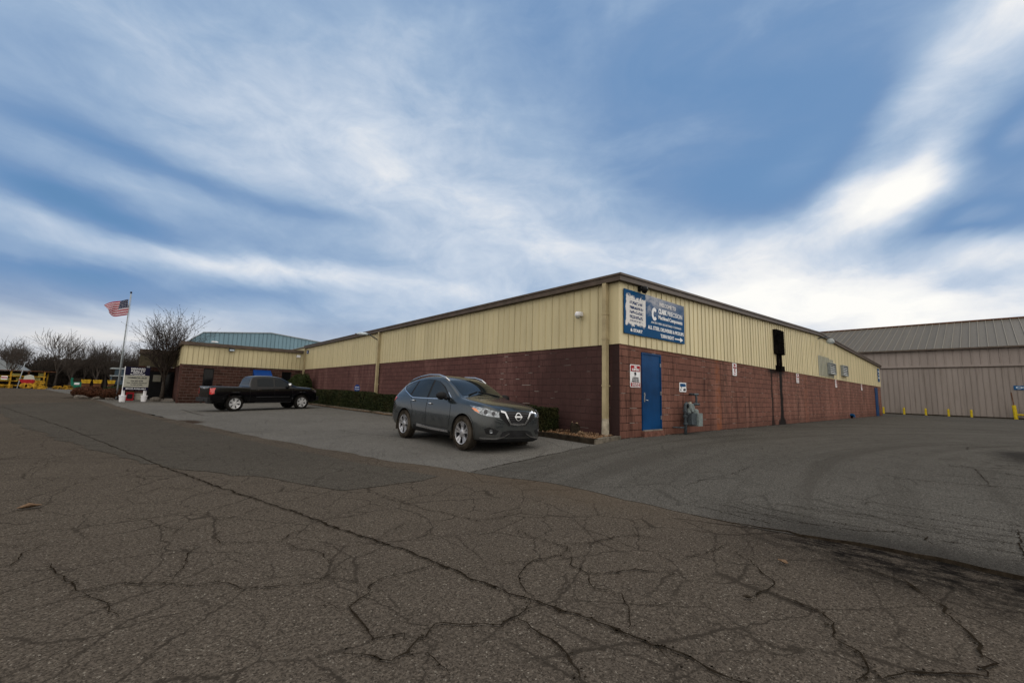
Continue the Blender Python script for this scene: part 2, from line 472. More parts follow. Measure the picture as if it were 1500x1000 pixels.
def siding_mat(name, base, dirt_col, axis, streak_amt=0.5, rust=0.0):
    m, t, b, pos = material(name)
    s = t.sep(pos)
    u, z = s[axis], s[2]
    n = t.noise(t.xyz(t.math('MULTIPLY', u, 2.0), t.math('MULTIPLY', z, 0.25), 0), 1.4, 6, 0.7)
    pan = t.math('FLOOR', t.math('DIVIDE', u, 0.915))
    wn = t.new('ShaderNodeTexWhiteNoise', noise_dimensions='1D')
    t.put(wn.inputs['W'], pan)
    c = t.mix(wn.outputs['Value'], tuple(x * 0.93 for x in base), tuple(x * 1.05 for x in base))
    c = t.mix(t.math('MULTIPLY', t.smooth(n, 0.45, 0.75), streak_amt), c, dirt_col)
    lap = t.math('FRACT', t.math('DIVIDE', u, 0.915))
    c = t.mix(t.math('MULTIPLY', t.smooth(lap, 0.025, 0.008), 0.45), c, tuple(x * 0.4 for x in dirt_col))
    topd = t.noise(t.xyz(t.math('MULTIPLY', u, 14.0), t.math('MULTIPLY', z, 0.4), 2), 1.0, 4, 0.7)
    c = t.mix(t.math('MULTIPLY', t.smooth(topd, 0.60, 0.78), 0.4), c, tuple(x * 0.6 for x in dirt_col))
    low = t.noise(t.xyz(t.math('MULTIPLY', u, 9.0), t.math('MULTIPLY', z, 1.0), 6), 1.0, 4, 0.6)
    if rust:
        r = t.noise(t.xyz(t.math('MULTIPLY', u, 1.1), t.math('MULTIPLY', z, 0.08), 8), 1.0, 5, 0.7)
        c = t.mix(t.math('MULTIPLY', t.smooth(r, 0.60, 0.72), rust), c, (0.13, 0.085, 0.05))
    c = t.mix(t.math('MULTIPLY', t.smooth(low, 0.5, 0.8), 0.25), c, dirt_col)
    t.l.new(c, b.inputs['Base Color'])
    b.inputs['Roughness'].default_value = 0.55
    b.inputs['Specular IOR Level'].default_value = 0.12
    bump(t, b, n, 0.15, 0.02)
    return m


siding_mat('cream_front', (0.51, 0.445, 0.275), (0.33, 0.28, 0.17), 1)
siding_mat('cream_side_lit', (0.62, 0.545, 0.345), (0.44, 0.38, 0.235), 0, 0.45)  # same cream as the front, lightened: stronger light on this wall painted in
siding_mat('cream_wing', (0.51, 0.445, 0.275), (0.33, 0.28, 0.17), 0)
siding_mat('grey_patch', (0.30, 0.31, 0.26), (0.22, 0.22, 0.18), 0)
siding_mat('shed_lower', (0.238, 0.206, 0.187), (0.165, 0.138, 0.120), 1, 0.7, 0.95)
siding_mat('shed_upper', (0.25, 0.214, 0.196), (0.175, 0.145, 0.13), 1, 0.4, 0.2)
siding_mat('shed_roofing', (0.105, 0.092, 0.072), (0.070, 0.060, 0.048), 1, 0.6, 0.4)
siding_mat('blue_siding', (0.17, 0.27, 0.33), (0.13, 0.21, 0.26), 0, 0.4)
def ribs_light():
    m = MATS['shed_roofing']
    t = NT(m.node_tree)
    b = m.node_tree.nodes['Principled BSDF']
    old = b.inputs['Base Color'].links[0].from_socket
    geo = t.new('ShaderNodeNewGeometry')
    y = t.sep(geo.outputs['Position'])[1]
    fr = t.math('FRACT', t.math('DIVIDE', t.math('SUBTRACT', 34.0, y), 0.61))
    k = t.math('MULTIPLY', t.smooth(fr, 0.84, 0.88), t.smooth(fr, 0.99, 0.95))
    t.l.new(t.mix(t.math('MULTIPLY', k, 0.6), old, (0.22, 0.20, 0.165)), b.inputs['Base Color'])


ribs_light()
simple('brown_trim', (0.085, 0.065, 0.052), 0.5, var=0.2, scale=3)
simple('roof_metal', (0.20, 0.19, 0.17), 0.5, metal=0.3)
simple('downspout_paint', (0.36, 0.30, 0.18), 0.5, var=0.15, scale=2)
simple('downspout_boot', (0.36, 0.32, 0.25), 0.8, var=0.3, scale=6)
simple('door_blue', (0.001, 0.038, 0.125), 0.42, var=0.25, scale=1.2)
simple('steel', (0.45, 0.45, 0.44), 0.35, metal=0.9)
simple('concrete', (0.20, 0.18, 0.16), 0.9, var=0.35, scale=8, bmp=0.5)
simple('painted_step', (0.14, 0.07, 0.055), 0.85, var=0.35, scale=6, bmp=0.5)
simple('white_paint', (0.72, 0.72, 0.74), 0.5, var=0.06)
simple('grey_paint', (0.25, 0.27, 0.27), 0.45, var=0.15)
simple('meter_grey', (0.17, 0.20, 0.20), 0.5, var=0.2, scale=9)
simple('pipe_grey', (0.055, 0.068, 0.078), 0.5, var=0.35, scale=20)
simple('black_plastic', (0.012, 0.012, 0.013), 0.45, var=0.2)
simple('soot', (0.008, 0.007, 0.007), 0.9, var=0.5, scale=8, bmp=0.5, bscale=30)
simple('dark_glass', (0.006, 0.006, 0.007), 0.08, var=0.1, spec=0.15)
simple('window_pale', (0.22, 0.21, 0.16), 0.2)
simple('yellow_paint', (0.50, 0.37, 0.018), 0.55, var=0.2, scale=3)
simple('yellow_skip_paint', (0.40, 0.24, 0.018), 0.6, var=0.5, scale=2)
simple('yellow_dirty', (0.34, 0.19, 0.018), 0.65, var=0.6, scale=2.5)
simple('pale_yellow', (0.50, 0.45, 0.16), 0.6, var=0.3)
simple('rust', (0.11, 0.05, 0.028), 0.85, var=0.4, scale=5)
simple('red_paint', (0.30, 0.015, 0.02), 0.5, var=0.15)
simple('green_paint', (0.012, 0.13, 0.085), 0.55, var=0.2)
simple('navy', (0.012, 0.012, 0.035), 0.5, var=0.1)
simple('board_cream', (0.42, 0.42, 0.36), 0.6, var=0.1)
simple('sign_blue', (0.004, 0.062, 0.17), 0.45, var=0.12, scale=2)
simple('sign_white', (0.75, 0.76, 0.78), 0.5, var=0.04)
simple('sign_pale', (0.66, 0.64, 0.64), 0.5, var=0.05)
simple('ink', (0.02, 0.022, 0.03), 0.6, var=0.1)
simple('awning_blue', (0.004, 0.04, 0.19), 0.6, var=0.1)
simple('lamp_glass', (0.45, 0.52, 0.58), 0.15)
simple('bark', (0.050, 0.042, 0.036), 0.9, var=0.35, scale=6, bmp=0.6, bscale=30)
simple('twig', (0.042, 0.034, 0.029), 0.9, var=0.3, scale=2)
simple('far_bark', (0.060, 0.050, 0.043), 0.9, var=0.3)
simple('brush', (0.040, 0.033, 0.028), 1.0, var=0.45, scale=0.6, local=False)
simple('hill_cover', (0.060, 0.056, 0.056), 1.0, var=0.3, scale=0.08, local=False)
simple('wood_dark', (0.030, 0.024, 0.018), 0.9, var=0.4, scale=5, bmp=0.6, bscale=25)
simple('wood_edge', (0.12, 0.105, 0.085), 0.9, var=0.4, scale=5, bmp=0.6, bscale=25)
simple('stump_wood', (0.20, 0.14, 0.09), 0.9, var=0.5, scale=12, bmp=0.8, bscale=25)
simple('rock', (0.13, 0.115, 0.10), 0.9, var=0.35, scale=7, bmp=0.7, bscale=18)
simple('leaf_litter', (0.15, 0.085, 0.045), 0.9, var=0.6, scale=9, local=False)
simple('dry_leaf', (0.17, 0.11, 0.07), 0.8, var=0.3, scale=20)
simple('rubber', (0.016, 0.015, 0.014), 0.8, var=0.3, scale=5)
simple('muddy_rubber', (0.045, 0.038, 0.031), 0.9, var=0.5, scale=4)
simple('chrome', (0.52, 0.53, 0.55), 0.14, metal=1.0, var=0.03)
simple('alloy', (0.50, 0.50, 0.52), 0.28, metal=0.9, var=0.08)
simple('alloy_dark', (0.05, 0.05, 0.055), 0.4, metal=0.6)
simple('car_glass', (0.008, 0.011, 0.012), 0.04, var=0.05, spec=0.28)
simple('truck_glass', (0.006, 0.009, 0.012), 0.05, var=0.05, spec=0.16)
simple('rim_bright', (0.72, 0.73, 0.75), 0.25, metal=0.45, var=0.05)
simple('porch_siding_shaded', (0.085, 0.072, 0.048), 0.7, var=0.2)  # siding colour darkened to carry the shade behind the tree
simple('lamp_clear', (0.22, 0.24, 0.26), 0.10, metal=0.7, coat=0.6, var=0.75, scale=14)
simple('lamp_amber', (0.75, 0.20, 0.03), 0.2, coat=1.0)
simple('lamp_red', (0.55, 0.012, 0.012), 0.15, coat=1.0)
simple('black_trim', (0.014, 0.014, 0.015), 0.5, var=0.2)
simple('camper_blue', (0.05, 0.075, 0.10), 0.4, var=0.3, scale=1)
simple('pale_metal', (0.30, 0.33, 0.35), 0.5, var=0.15)


def leafy(name, a, bcol, c3=None, scale=9.0):
    m, t, b, pos = material(name)
    n = t.noise(pos, scale, 4, 0.7)
    n2 = t.noise(pos, scale * 0.13, 3, 0.6)
    c = t.mix(t.smooth(n, 0.35, 0.65), a, bcol)
    if c3:
        c = t.mix(t.math('MULTIPLY', t.smooth(n2, 0.45, 0.65), 0.6), c, c3)
    t.l.new(c, b.inputs['Base Color'])
    b.inputs['Roughness'].default_value = 0.7
    b.inputs['Specular IOR Level'].default_value = 0.08
    return m


leafy('hedge_leaf', (0.010, 0.015, 0.006), (0.030, 0.036, 0.012), (0.040, 0.036, 0.015))
leafy('shrub_leaf', (0.020, 0.030, 0.010), (0.045, 0.060, 0.020), (0.03, 0.04, 0.015))
leafy('barberry_leaf', (0.045, 0.018, 0.010), (0.090, 0.035, 0.018), (0.06, 0.03, 0.016))


def car_paint(name, base, mud, metal, rough, mudtop, mudamt, coatw=0.6, spec=0.5):
    m, t, b, pos = material(name)
    o = objpos(t)
    x, y, z = t.sep(o)
    n = t.noise(o, 5.0, 6, 0.7)
    k = t.smooth(t.math('ADD', z, t.math('MULTIPLY', t.math('SUBTRACT', n, 0.5), 0.7)), mudtop, 0.2)
    k = t.math('MULTIPLY', k, mudamt)
    fl = t.noise(o, 300.0, 1)
    b.inputs['Specular IOR Level'].default_value = spec
    c = t.mix(fl, tuple(v * 0.85 for v in base), tuple(v * 1.15 for v in base))
    c = t.mix(k, c, mud)
    t.l.new(c, b.inputs['Base Color'])
    t.put(b.inputs['Metallic'], t.math('MULTIPLY', t.math('SUBTRACT', 1.0, k), metal))
    t.put(b.inputs['Roughness'], t.math('ADD', rough, t.math('MULTIPLY', k, 0.45), clamp=True))
    b.inputs['Coat Weight'].default_value = coatw
    t.put(b.inputs['Coat Roughness'], t.math('ADD', 0.05, t.math('MULTIPLY', k, 0.5)))
    return m


car_paint('gunmetal_paint', (0.020, 0.026, 0.029), (0.050, 0.044, 0.037), 0.40, 0.22, 0.85, 0.45, 0.45)
car_paint('black_paint', (0.003, 0.003, 0.004), (0.02, 0.018, 0.015), 0.0, 0.14, 0.75, 0.10, 0.12, 0.22)


def flag_mat():
    m, t, b, pos = material('flag_cloth')
    uv = t.new('ShaderNodeTexCoord').outputs['UV']
    u, v, _ = t.sep(uv)
    st = t.math('MODULO', t.math('FLOOR', t.math('MULTIPLY', t.math('SUBTRACT', 1.0, v), 13.0)), 2.0)
    c = t.mix(st, (0.28, 0.006, 0.02), (0.48, 0.42, 0.46))
    can = t.math('MULTIPLY', t.math('LESS_THAN', u, 0.40), t.math('GREATER_THAN', v, 6.0 / 13.0))
    c = t.mix(can, c, (0.008, 0.012, 0.045))
    su = t.math('SUBTRACT', t.math('FRACT', t.math('MULTIPLY', u, 6 / 0.40)), 0.5)
    sv = t.math('SUBTRACT', t.math('FRACT', t.math('MULTIPLY', v, 5 / (7.0 / 13.0))), 0.5)
    dd = t.math('SQRT', t.math('ADD', t.math('MULTIPLY', su, su), t.math('MULTIPLY', sv, sv)))
    star = t.math('MULTIPLY', t.math('LESS_THAN', dd, 0.17), can)
    c = t.mix(star, c, (0.6, 0.6, 0.62))
    t.l.new(c, b.inputs['Base Color'])
    b.inputs['Roughness'].default_value = 0.8


flag_mat()


def banner_mats():
    # right board: weathered blue, pale cloudy top
    m, t, b, pos = material('banner_face')
    x, y, z = t.sep(pos)
    n = t.noise(t.xyz(t.math('MULTIPLY', x, 1.0), t.math('MULTIPLY', z, 2.2), 0), 2.2, 7, 0.7, 0.5)
    k = t.smooth(t.math('ADD', z, t.math('MULTIPLY', t.math('SUBTRACT', n, 0.5), 1.5)), 3.75, 4.45)
    k = t.math('MULTIPLY', k, t.smooth(x, 14.4, 10.9))
    c = t.mix(k, (0.004, 0.060, 0.165), (0.40, 0.41, 0.45))
    n2 = t.noise(pos, 9.0, 5, 0.8)
    top = t.math('MULTIPLY', t.smooth(n2, 0.52, 0.60), t.smooth(z, 3.8, 4.2))
    c = t.mix(t.math('MULTIPLY', top, 0.5), c, (0.10, 0.14, 0.20))
    t.l.new(c, b.inputs['Base Color'])
    b.inputs['Roughness'].default_value = 0.6
    b.inputs['Specular IOR Level'].default_value = 0.04
    # left board: white splash of paint with dark scribble on blue
    m, t, b, pos = material('banner_splash')
    x, y, z = t.sep(pos)
    n = t.noise(pos, 6.0, 6, 0.75, 0.4)
    nn = t.math('MULTIPLY', t.math('SUBTRACT', n, 0.5), 0.5)
    a = t.math('MULTIPLY', t.smooth(t.math('ADD', z, nn), 3.33, 3.38), t.smooth(t.math('ADD', z, nn), 4.20, 4.15))
    a = t.math('MULTIPLY', a, t.smooth(t.math('ADD', x, t.math('MULTIPLY', nn, 0.45)), 9.86, 9.90))
    c = t.mix(a, (0.004, 0.060, 0.165), (0.66, 0.65, 0.64))
    s1 = t.noise(t.xyz(t.math('MULTIPLY', x, 17.0), t.math('MULTIPLY', z, 22.0), 0), 1.0, 3, 0.6, 1.2)
    rows = t.smooth(t.math('SINE', t.math('MULTIPLY', z, 46.0)), -0.8, -0.3)
    inside = t.math('MULTIPLY', t.smooth(x, 10.04, 10.10), t.smooth(x, 10.80, 10.72))
    ins2 = t.math('MULTIPLY', t.smooth(z, 3.42, 3.48), t.smooth(z, 4.12, 4.06))
    sc_ = t.math('MULTIPLY', t.math('MULTIPLY', t.smooth(s1, 0.46, 0.50), rows), t.math('MULTIPLY', inside, ins2))
    c = t.mix(sc_, c, (0.03, 0.05, 0.12))
    t.l.new(c, b.inputs['Base Color'])
    b.inputs['Roughness'].default_value = 0.6
    b.inputs['Specular IOR Level'].default_value = 0.04


banner_mats()


# ------------------------------------------------------------------ mesh helpers
class MB:
    """collects geometry and links it as ONE mesh object"""

    def __init__(s):
        s.v, s.f, s.mi, s.mats, s.cur, s.smooth_, s.uv = [], [], [], [], 0, [], None
        s.sm = False

    def mat(s, name):
        if name not in s.mats:
            s.mats.append(name)
        s.cur = s.mats.index(name)
        return s

    def face(s, idx):
        s.f.append(tuple(idx))
        s.mi.append(s.cur)
        s.smooth_.append(s.sm)

    def quad(s, *p):
        n = len(s.v)
        s.v += [tuple(q) for q in p]
        s.face(range(n, n + len(p)))
        return s

    def box(s, x0, x1, y0, y1, z0, z1):
        x0, x1 = min(x0, x1), max(x0, x1)
        y0, y1 = min(y0, y1), max(y0, y1)
        z0, z1 = min(z0, z1), max(z0, z1)
        n = len(s.v)
        s.v += [(x, y, z) for z in (z0, z1) for (x, y) in ((x0, y0), (x1, y0), (x1, y1), (x0, y1))]
        for q in ((3, 2, 1, 0), (4, 5, 6, 7), (0, 1, 5, 4), (1, 2, 6, 5), (2, 3, 7, 6), (3, 0, 4, 7)):
            s.face([n + i for i in q])
        return s

    def obox(s, c, size, rot=0.0, tilt=None):
        n0 = len(s.v)
        a, b_, h = size[0] / 2, size[1] / 2, size[2] / 2
        s.box(-a, a, -b_, b_, -h, h)
        m = Matrix.Rotation(rot, 4, 'Z')
        if tilt:
            m = m @ Matrix.Rotation(tilt[1], 4, tilt[0])
        for i in range(n0, len(s.v)):
            s.v[i] = tuple(m @ Vector(s.v[i]) + Vector(c))
        return s

    def tube(s, pts, rad, n=8, cap=True):
        pts = [Vector(p) for p in pts]
        if not isinstance(rad, (list, tuple)):
            rad = [rad] * len(pts)
        base = len(s.v)
        up = None
        for i, p in enumerate(pts):
            dr = (pts[min(i + 1, len(pts) - 1)] - pts[max(i - 1, 0)])
            if dr.length < 1e-9:
                dr = Vector((0, 0, 1))
            dr.normalize()
            if up is None:
                up = dr.orthogonal().normalized()
            else:
                up = (up - dr * up.dot(dr))
                up = up.normalized() if up.length > 1e-6 else dr.orthogonal().normalized()
            w = dr.cross(up)
            for k in range(n):
                a = 2 * math.pi * k / n
                s.v.append(tuple(p + (up * math.cos(a) + w * math.sin(a)) * rad[i]))
        for i in range(len(pts) - 1):
            for k in range(n):
                k2 = (k + 1) % n
                s.face((base + i * n + k, base + i * n + k2, base + (i + 1) * n + k2, base + (i + 1) * n + k))
        if cap:
            s.face([base + k for k in range(n)][::-1])
            s.face([base + (len(pts) - 1) * n + k for k in range(n)])
        return s

    def lathe(s, prof, axis='z', n=24, o=(0, 0, 0), closed=False):
        """prof: list of (r, h)"""
        base = len(s.v)
        for (r, h) in prof:
            for k in range(n):
                a = 2 * math.pi * k / n
                c, sn = r * math.cos(a), r * math.sin(a)
                q = {'z': (c, sn, h), 'y': (c, h, sn), 'x': (h, c, sn)}[axis]
                s.v.append((q[0] + o[0], q[1] + o[1], q[2] + o[2]))
        m = len(prof)
        for i in range(m if closed else m - 1):
            j = (i + 1) % m
            for k in range(n):
                k2 = (k + 1) % n
                s.face((base + i * n + k, base + i * n + k2, base + j * n + k2, base + j * n + k))
        return s

    def prism(s, poly, axis, a, b):
        """polygon in the two other axes, extruded along axis from a to b"""
        def P(p, h):
            return {'x': (h, p[0], p[1]), 'y': (p[0], h, p[1]), 'z': (p[0], p[1], h)}[axis]
        n = len(poly)
        base = len(s.v)
        s.v += [P(p, a) for p in poly] + [P(p, b) for p in poly]
        s.face([base + i for i in range(n)][::-1])
        s.face([base + n + i for i in range(n)])
        for i in range(n):
            j = (i + 1) % n
            s.face((base + i, base + j, base + n + j, base + n + i))
        return s

    def build(s, name, mat=None, parent=None, smooth=False, loc=None, fix=True):
        off = Vector((0, 0, 0))
        if parent is not None:
            p = parent
            while p is not None:
                off += Vector(p.location)
                p = p.parent
        me = bpy.data.meshes.new(name)
        me.from_pydata([tuple(Vector(v) - off) for v in s.v] if off.length else s.v, [], s.f)
        if mat and not s.mats:
            s.mats = [mat]
        for m in s.mats:
            me.materials.append(MATS[m])
        me.polygons.foreach_set('material_index', s.mi)
        if smooth:
            me.polygons.foreach_set('use_smooth', [True] * len(s.f))
        elif any(s.smooth_):
            me.polygons.foreach_set('use_smooth', s.smooth_)
        if fix and len(s.f) < 60000:
            bm = bmesh.new()
            bm.from_mesh(me)
            bmesh.ops.recalc_face_normals(bm, faces=bm.faces)
            bm.to_mesh(me)
            bm.free()
        me.update()
        o = bpy.data.objects.new(name, me)
        COL.objects.link(o)
        o.parent = parent
        return o


def tag(o, label=None, cat=None, group=None, kind=None):
    if label:
        o['label'] = label
    if cat:
        o['category'] = cat
    if group:
        o['group'] = group
    if kind:
        o['kind'] = kind
    return o


def thing(name, loc, label, cat, group=None):
    e = bpy.data.objects.new(name, None)
    e.empty_display_size = 0.2
    COL.objects.link(e)
    e.location = loc
    return tag(e, label, cat, group)


def copy_thing(root, loc, rotz=0.0, scale=1.0, label=None, group=None):
    r = root.copy()
    COL.objects.link(r)
    r.location = loc
    r.rotation_euler = (0, 0, rotz)
    r.scale = (scale, scale, scale)
    if label:
        r['label'] = label
    if group:
        r['group'] = group
    for ch in list(root.children):
        c = ch.copy()
        COL.objects.link(c)
        c.parent = r
        for g_ in list(ch.children):
            dd = g_.copy()
            COL.objects.link(dd)
            dd.parent = c
    return r


FONT_CACHE = {}


def text_mesh(s, size, extrude=0.003, bold=0.0, align='CENTER', squeeze=1.0):
    """returns verts, faces in the xz plane facing -y"""
    cu_ = bpy.data.curves.new('t', 'FONT')
    cu_.body = s
    cu_.size = size
    cu_.extrude = extrude
    cu_.offset = bold
    cu_.align_x = align
    cu_.align_y = 'CENTER'
    cu_.resolution_u = 3
    ob = bpy.data.objects.new('t', cu_)
    COL.objects.link(ob)
    dg = bpy.context.evaluated_depsgraph_get()
    me = bpy.data.meshes.new_from_object(ob.evaluated_get(dg))
    vs = [(v.co.x * squeeze, -v.co.z, v.co.y) for v in me.vertices]
    fs = [tuple(p.vertices) for p in me.polygons]
    bpy.data.objects.remove(ob)
    bpy.data.meshes.remove(me)
    bpy.data.curves.remove(cu_)
    return vs, fs


def add_text(mb, s, size, org, face='-y', bold=0.0, squeeze=1.0, align='CENTER', width=None, extrude=0.003):
    vs, fs = text_mesh(s, size, extrude, bold, align, squeeze)
    if width:
        xs = [v[0] for v in vs]
        k = width / max(1e-6, max(xs) - min(xs))
        vs = [(v[0] * k, v[1], v[2]) for v in vs]
    rot = {'-y': 0.0, '-x': -math.pi / 2, 'x': math.pi / 2, 'y': math.pi}[face] if isinstance(face, str) else face
    m = Matrix.Rotation(rot, 4, 'Z')
    n = len(mb.v)
    mb.v += [tuple(m @ Vector(v) + Vector(org)) for v in vs]
    for f in fs:
        mb.face([n + i for i in f])


def hnoise(x, seed=0):
    s_ = math.sin(x * 12.9898 + seed * 78.233) * 43758.5453
    return s_ - math.floor(s_)


def snoise(x, seed=0):
    i = math.floor(x)
    f = x - i
    f = f * f * (3 - 2 * f)
    return (hnoise(i, seed) * (1 - f) + hnoise(i + 1, seed) * f) * 2 - 1


def gz(x, y=0):
    return 0.2 * min(max((x - 2.5) / 7.5, 0.0), 1.0)


# ------------------------------------------------------------------ ground, road, lots
def sheet(name, mat, poly, off, cuts=(2.5, 10.0)):
    bm = bmesh.new()
    vs = [bm.verts.new((x, y, 0)) for x, y in poly]
    f = bm.faces.new(vs)
    bmesh.ops.triangulate(bm, faces=[f])
    for cx in cuts:
        bmesh.ops.bisect_plane(bm, geom=bm.verts[:] + bm.edges[:] + bm.faces[:], plane_co=(cx, 0, 0), plane_no=(1, 0, 0))
    for v in bm.verts:
        v.co.z = gz(v.co.x) + off
    bmesh.ops.recalc_face_normals(bm, faces=bm.faces)
    for f in bm.faces:
        if f.normal.z < 0:
            f.normal_flip()
    me = bpy.data.meshes.new(name)
    bm.to_mesh(me)
    bm.free()
    me.materials.append(MATS[mat])
    o = bpy.data.objects.new(name, me)
    COL.objects.link(o)
    return tag(o, kind='structure')


def rough(pts, amp=0.06, step=0.25, seed=1):
    out = []
    for (a, b) in zip(pts[:-1], pts[1:]):
        L = math.dist(a, b)
        n = max(1, min(60, int(L / step)))
        for i in range(n):
            t = i / n
            k = len(out)
            e = amp if i else amp * 0.5
            out.append((a[0] + (b[0] - a[0]) * t + snoise(k * 0.7, seed) * e + snoise(k * 2.3, seed + 5) * e * 0.4,
                        a[1] + (b[1] - a[1]) * t + snoise(k * 0.7, seed + 9) * e))
    out.append(pts[-1])
    return out


EDGE_S = [(5.35, -60), (5.25, -12), (5.12, -2), (5.09, 0.0), (5.05, 0.7), (4.93, 1.2), (4.78, 1.8), (4.70, 2.5), (4.67, 3.3), (4.60, 4.4), (4.12, 5.7)]
EDGE_N = [(4.12, 5.7), (3.72, 7.0), (3.25, 9.1), (2.6, 11.9), (1.75, 16.0), (0.7, 21.4), (-0.6, 29.0), (-2.1, 39.5), (-4.2, 53), (-8.5, 76), (-13, 100)]
ES = rough(EDGE_S, 0.04, 0.2, 3)
EN = rough(EDGE_N, 0.08, 0.35, 4)
sheet('ground', 'soil', [(-900, -900), (900, -900), (900, 900), (-900, 900)], -0.012)
sheet('road', 'road_asphalt', [(-60, -60)] + ES + EN[1:] + [(-60, 100)], 0.004)
SEAM = rough([(4.12, 5.7), (5.6, 5.95), (8.1, 6.35)], 0.02, 0.25, 8)
sheet('front_lot', 'front_lot_asphalt', SEAM + [(9.66, 6.62), (9.66, 60), (4, 102), (-13, 102)] + EN[::-1][:-1], 0.006)
sheet('side_lot', 'side_lot_asphalt', ES[::1] + SEAM[1:] + [(9.70, 6.62), (49.95, 6.62), (50.1, 40), (60.2, 40), (60.2, -60)], 0.008)
patch_in = rough([(3.55, 5.75), (3.2, 5.62), (2.6, 5.7), (2.05, 5.8), (1.56, 7.1), (0.35, 8.95), (-1.1, 13.2), (-3.0, 20.0), (-6.0, 34)], 0.10, 0.3, 12)
pe = [(x - 0.5, y) for x, y in EDGE_N[1:8]][::-1]
sheet('road_patch', 'patch_asphalt', patch_in + rough(pe, 0.06, 0.5, 14), 0.010)

# broken lip of the side lot standing a few centimetres above the road
mb = MB()
lip = rough([(5.20, -14), (5.12, -2), (5.09, 0.0), (5.05, 0.7), (4.93, 1.2), (4.80, 1.8), (4.74, 2.3)], 0.035, 0.12, 21)
n = len(lip)
for i in range(n - 1):
    (xa, ya), (xb, yb) = lip[i], lip[i + 1]
    ha = 0.030 * min(1, max(0.02, (2.3 - ya) / 1.6))
    hb = 0.030 * min(1, max(0.02, (2.3 - yb) / 1.6))
    za, zb = gz(xa) + 0.004, gz(xb) + 0.004
    mb.mat('crack_dark').quad((xa - 0.015, ya, za), (xb - 0.015, yb, zb), (xb, yb, zb + hb), (xa, ya, za + ha))
    mb.mat('side_lot_asphalt').quad((xa, ya, za + ha), (xb, yb, zb + hb), (xb + 0.55, yb, gz(xb + 0.55) + 0.012), (xa + 0.55, ya, gz(xa + 0.55) + 0.012))
tag(mb.build('pavement_edge'), kind='structure')

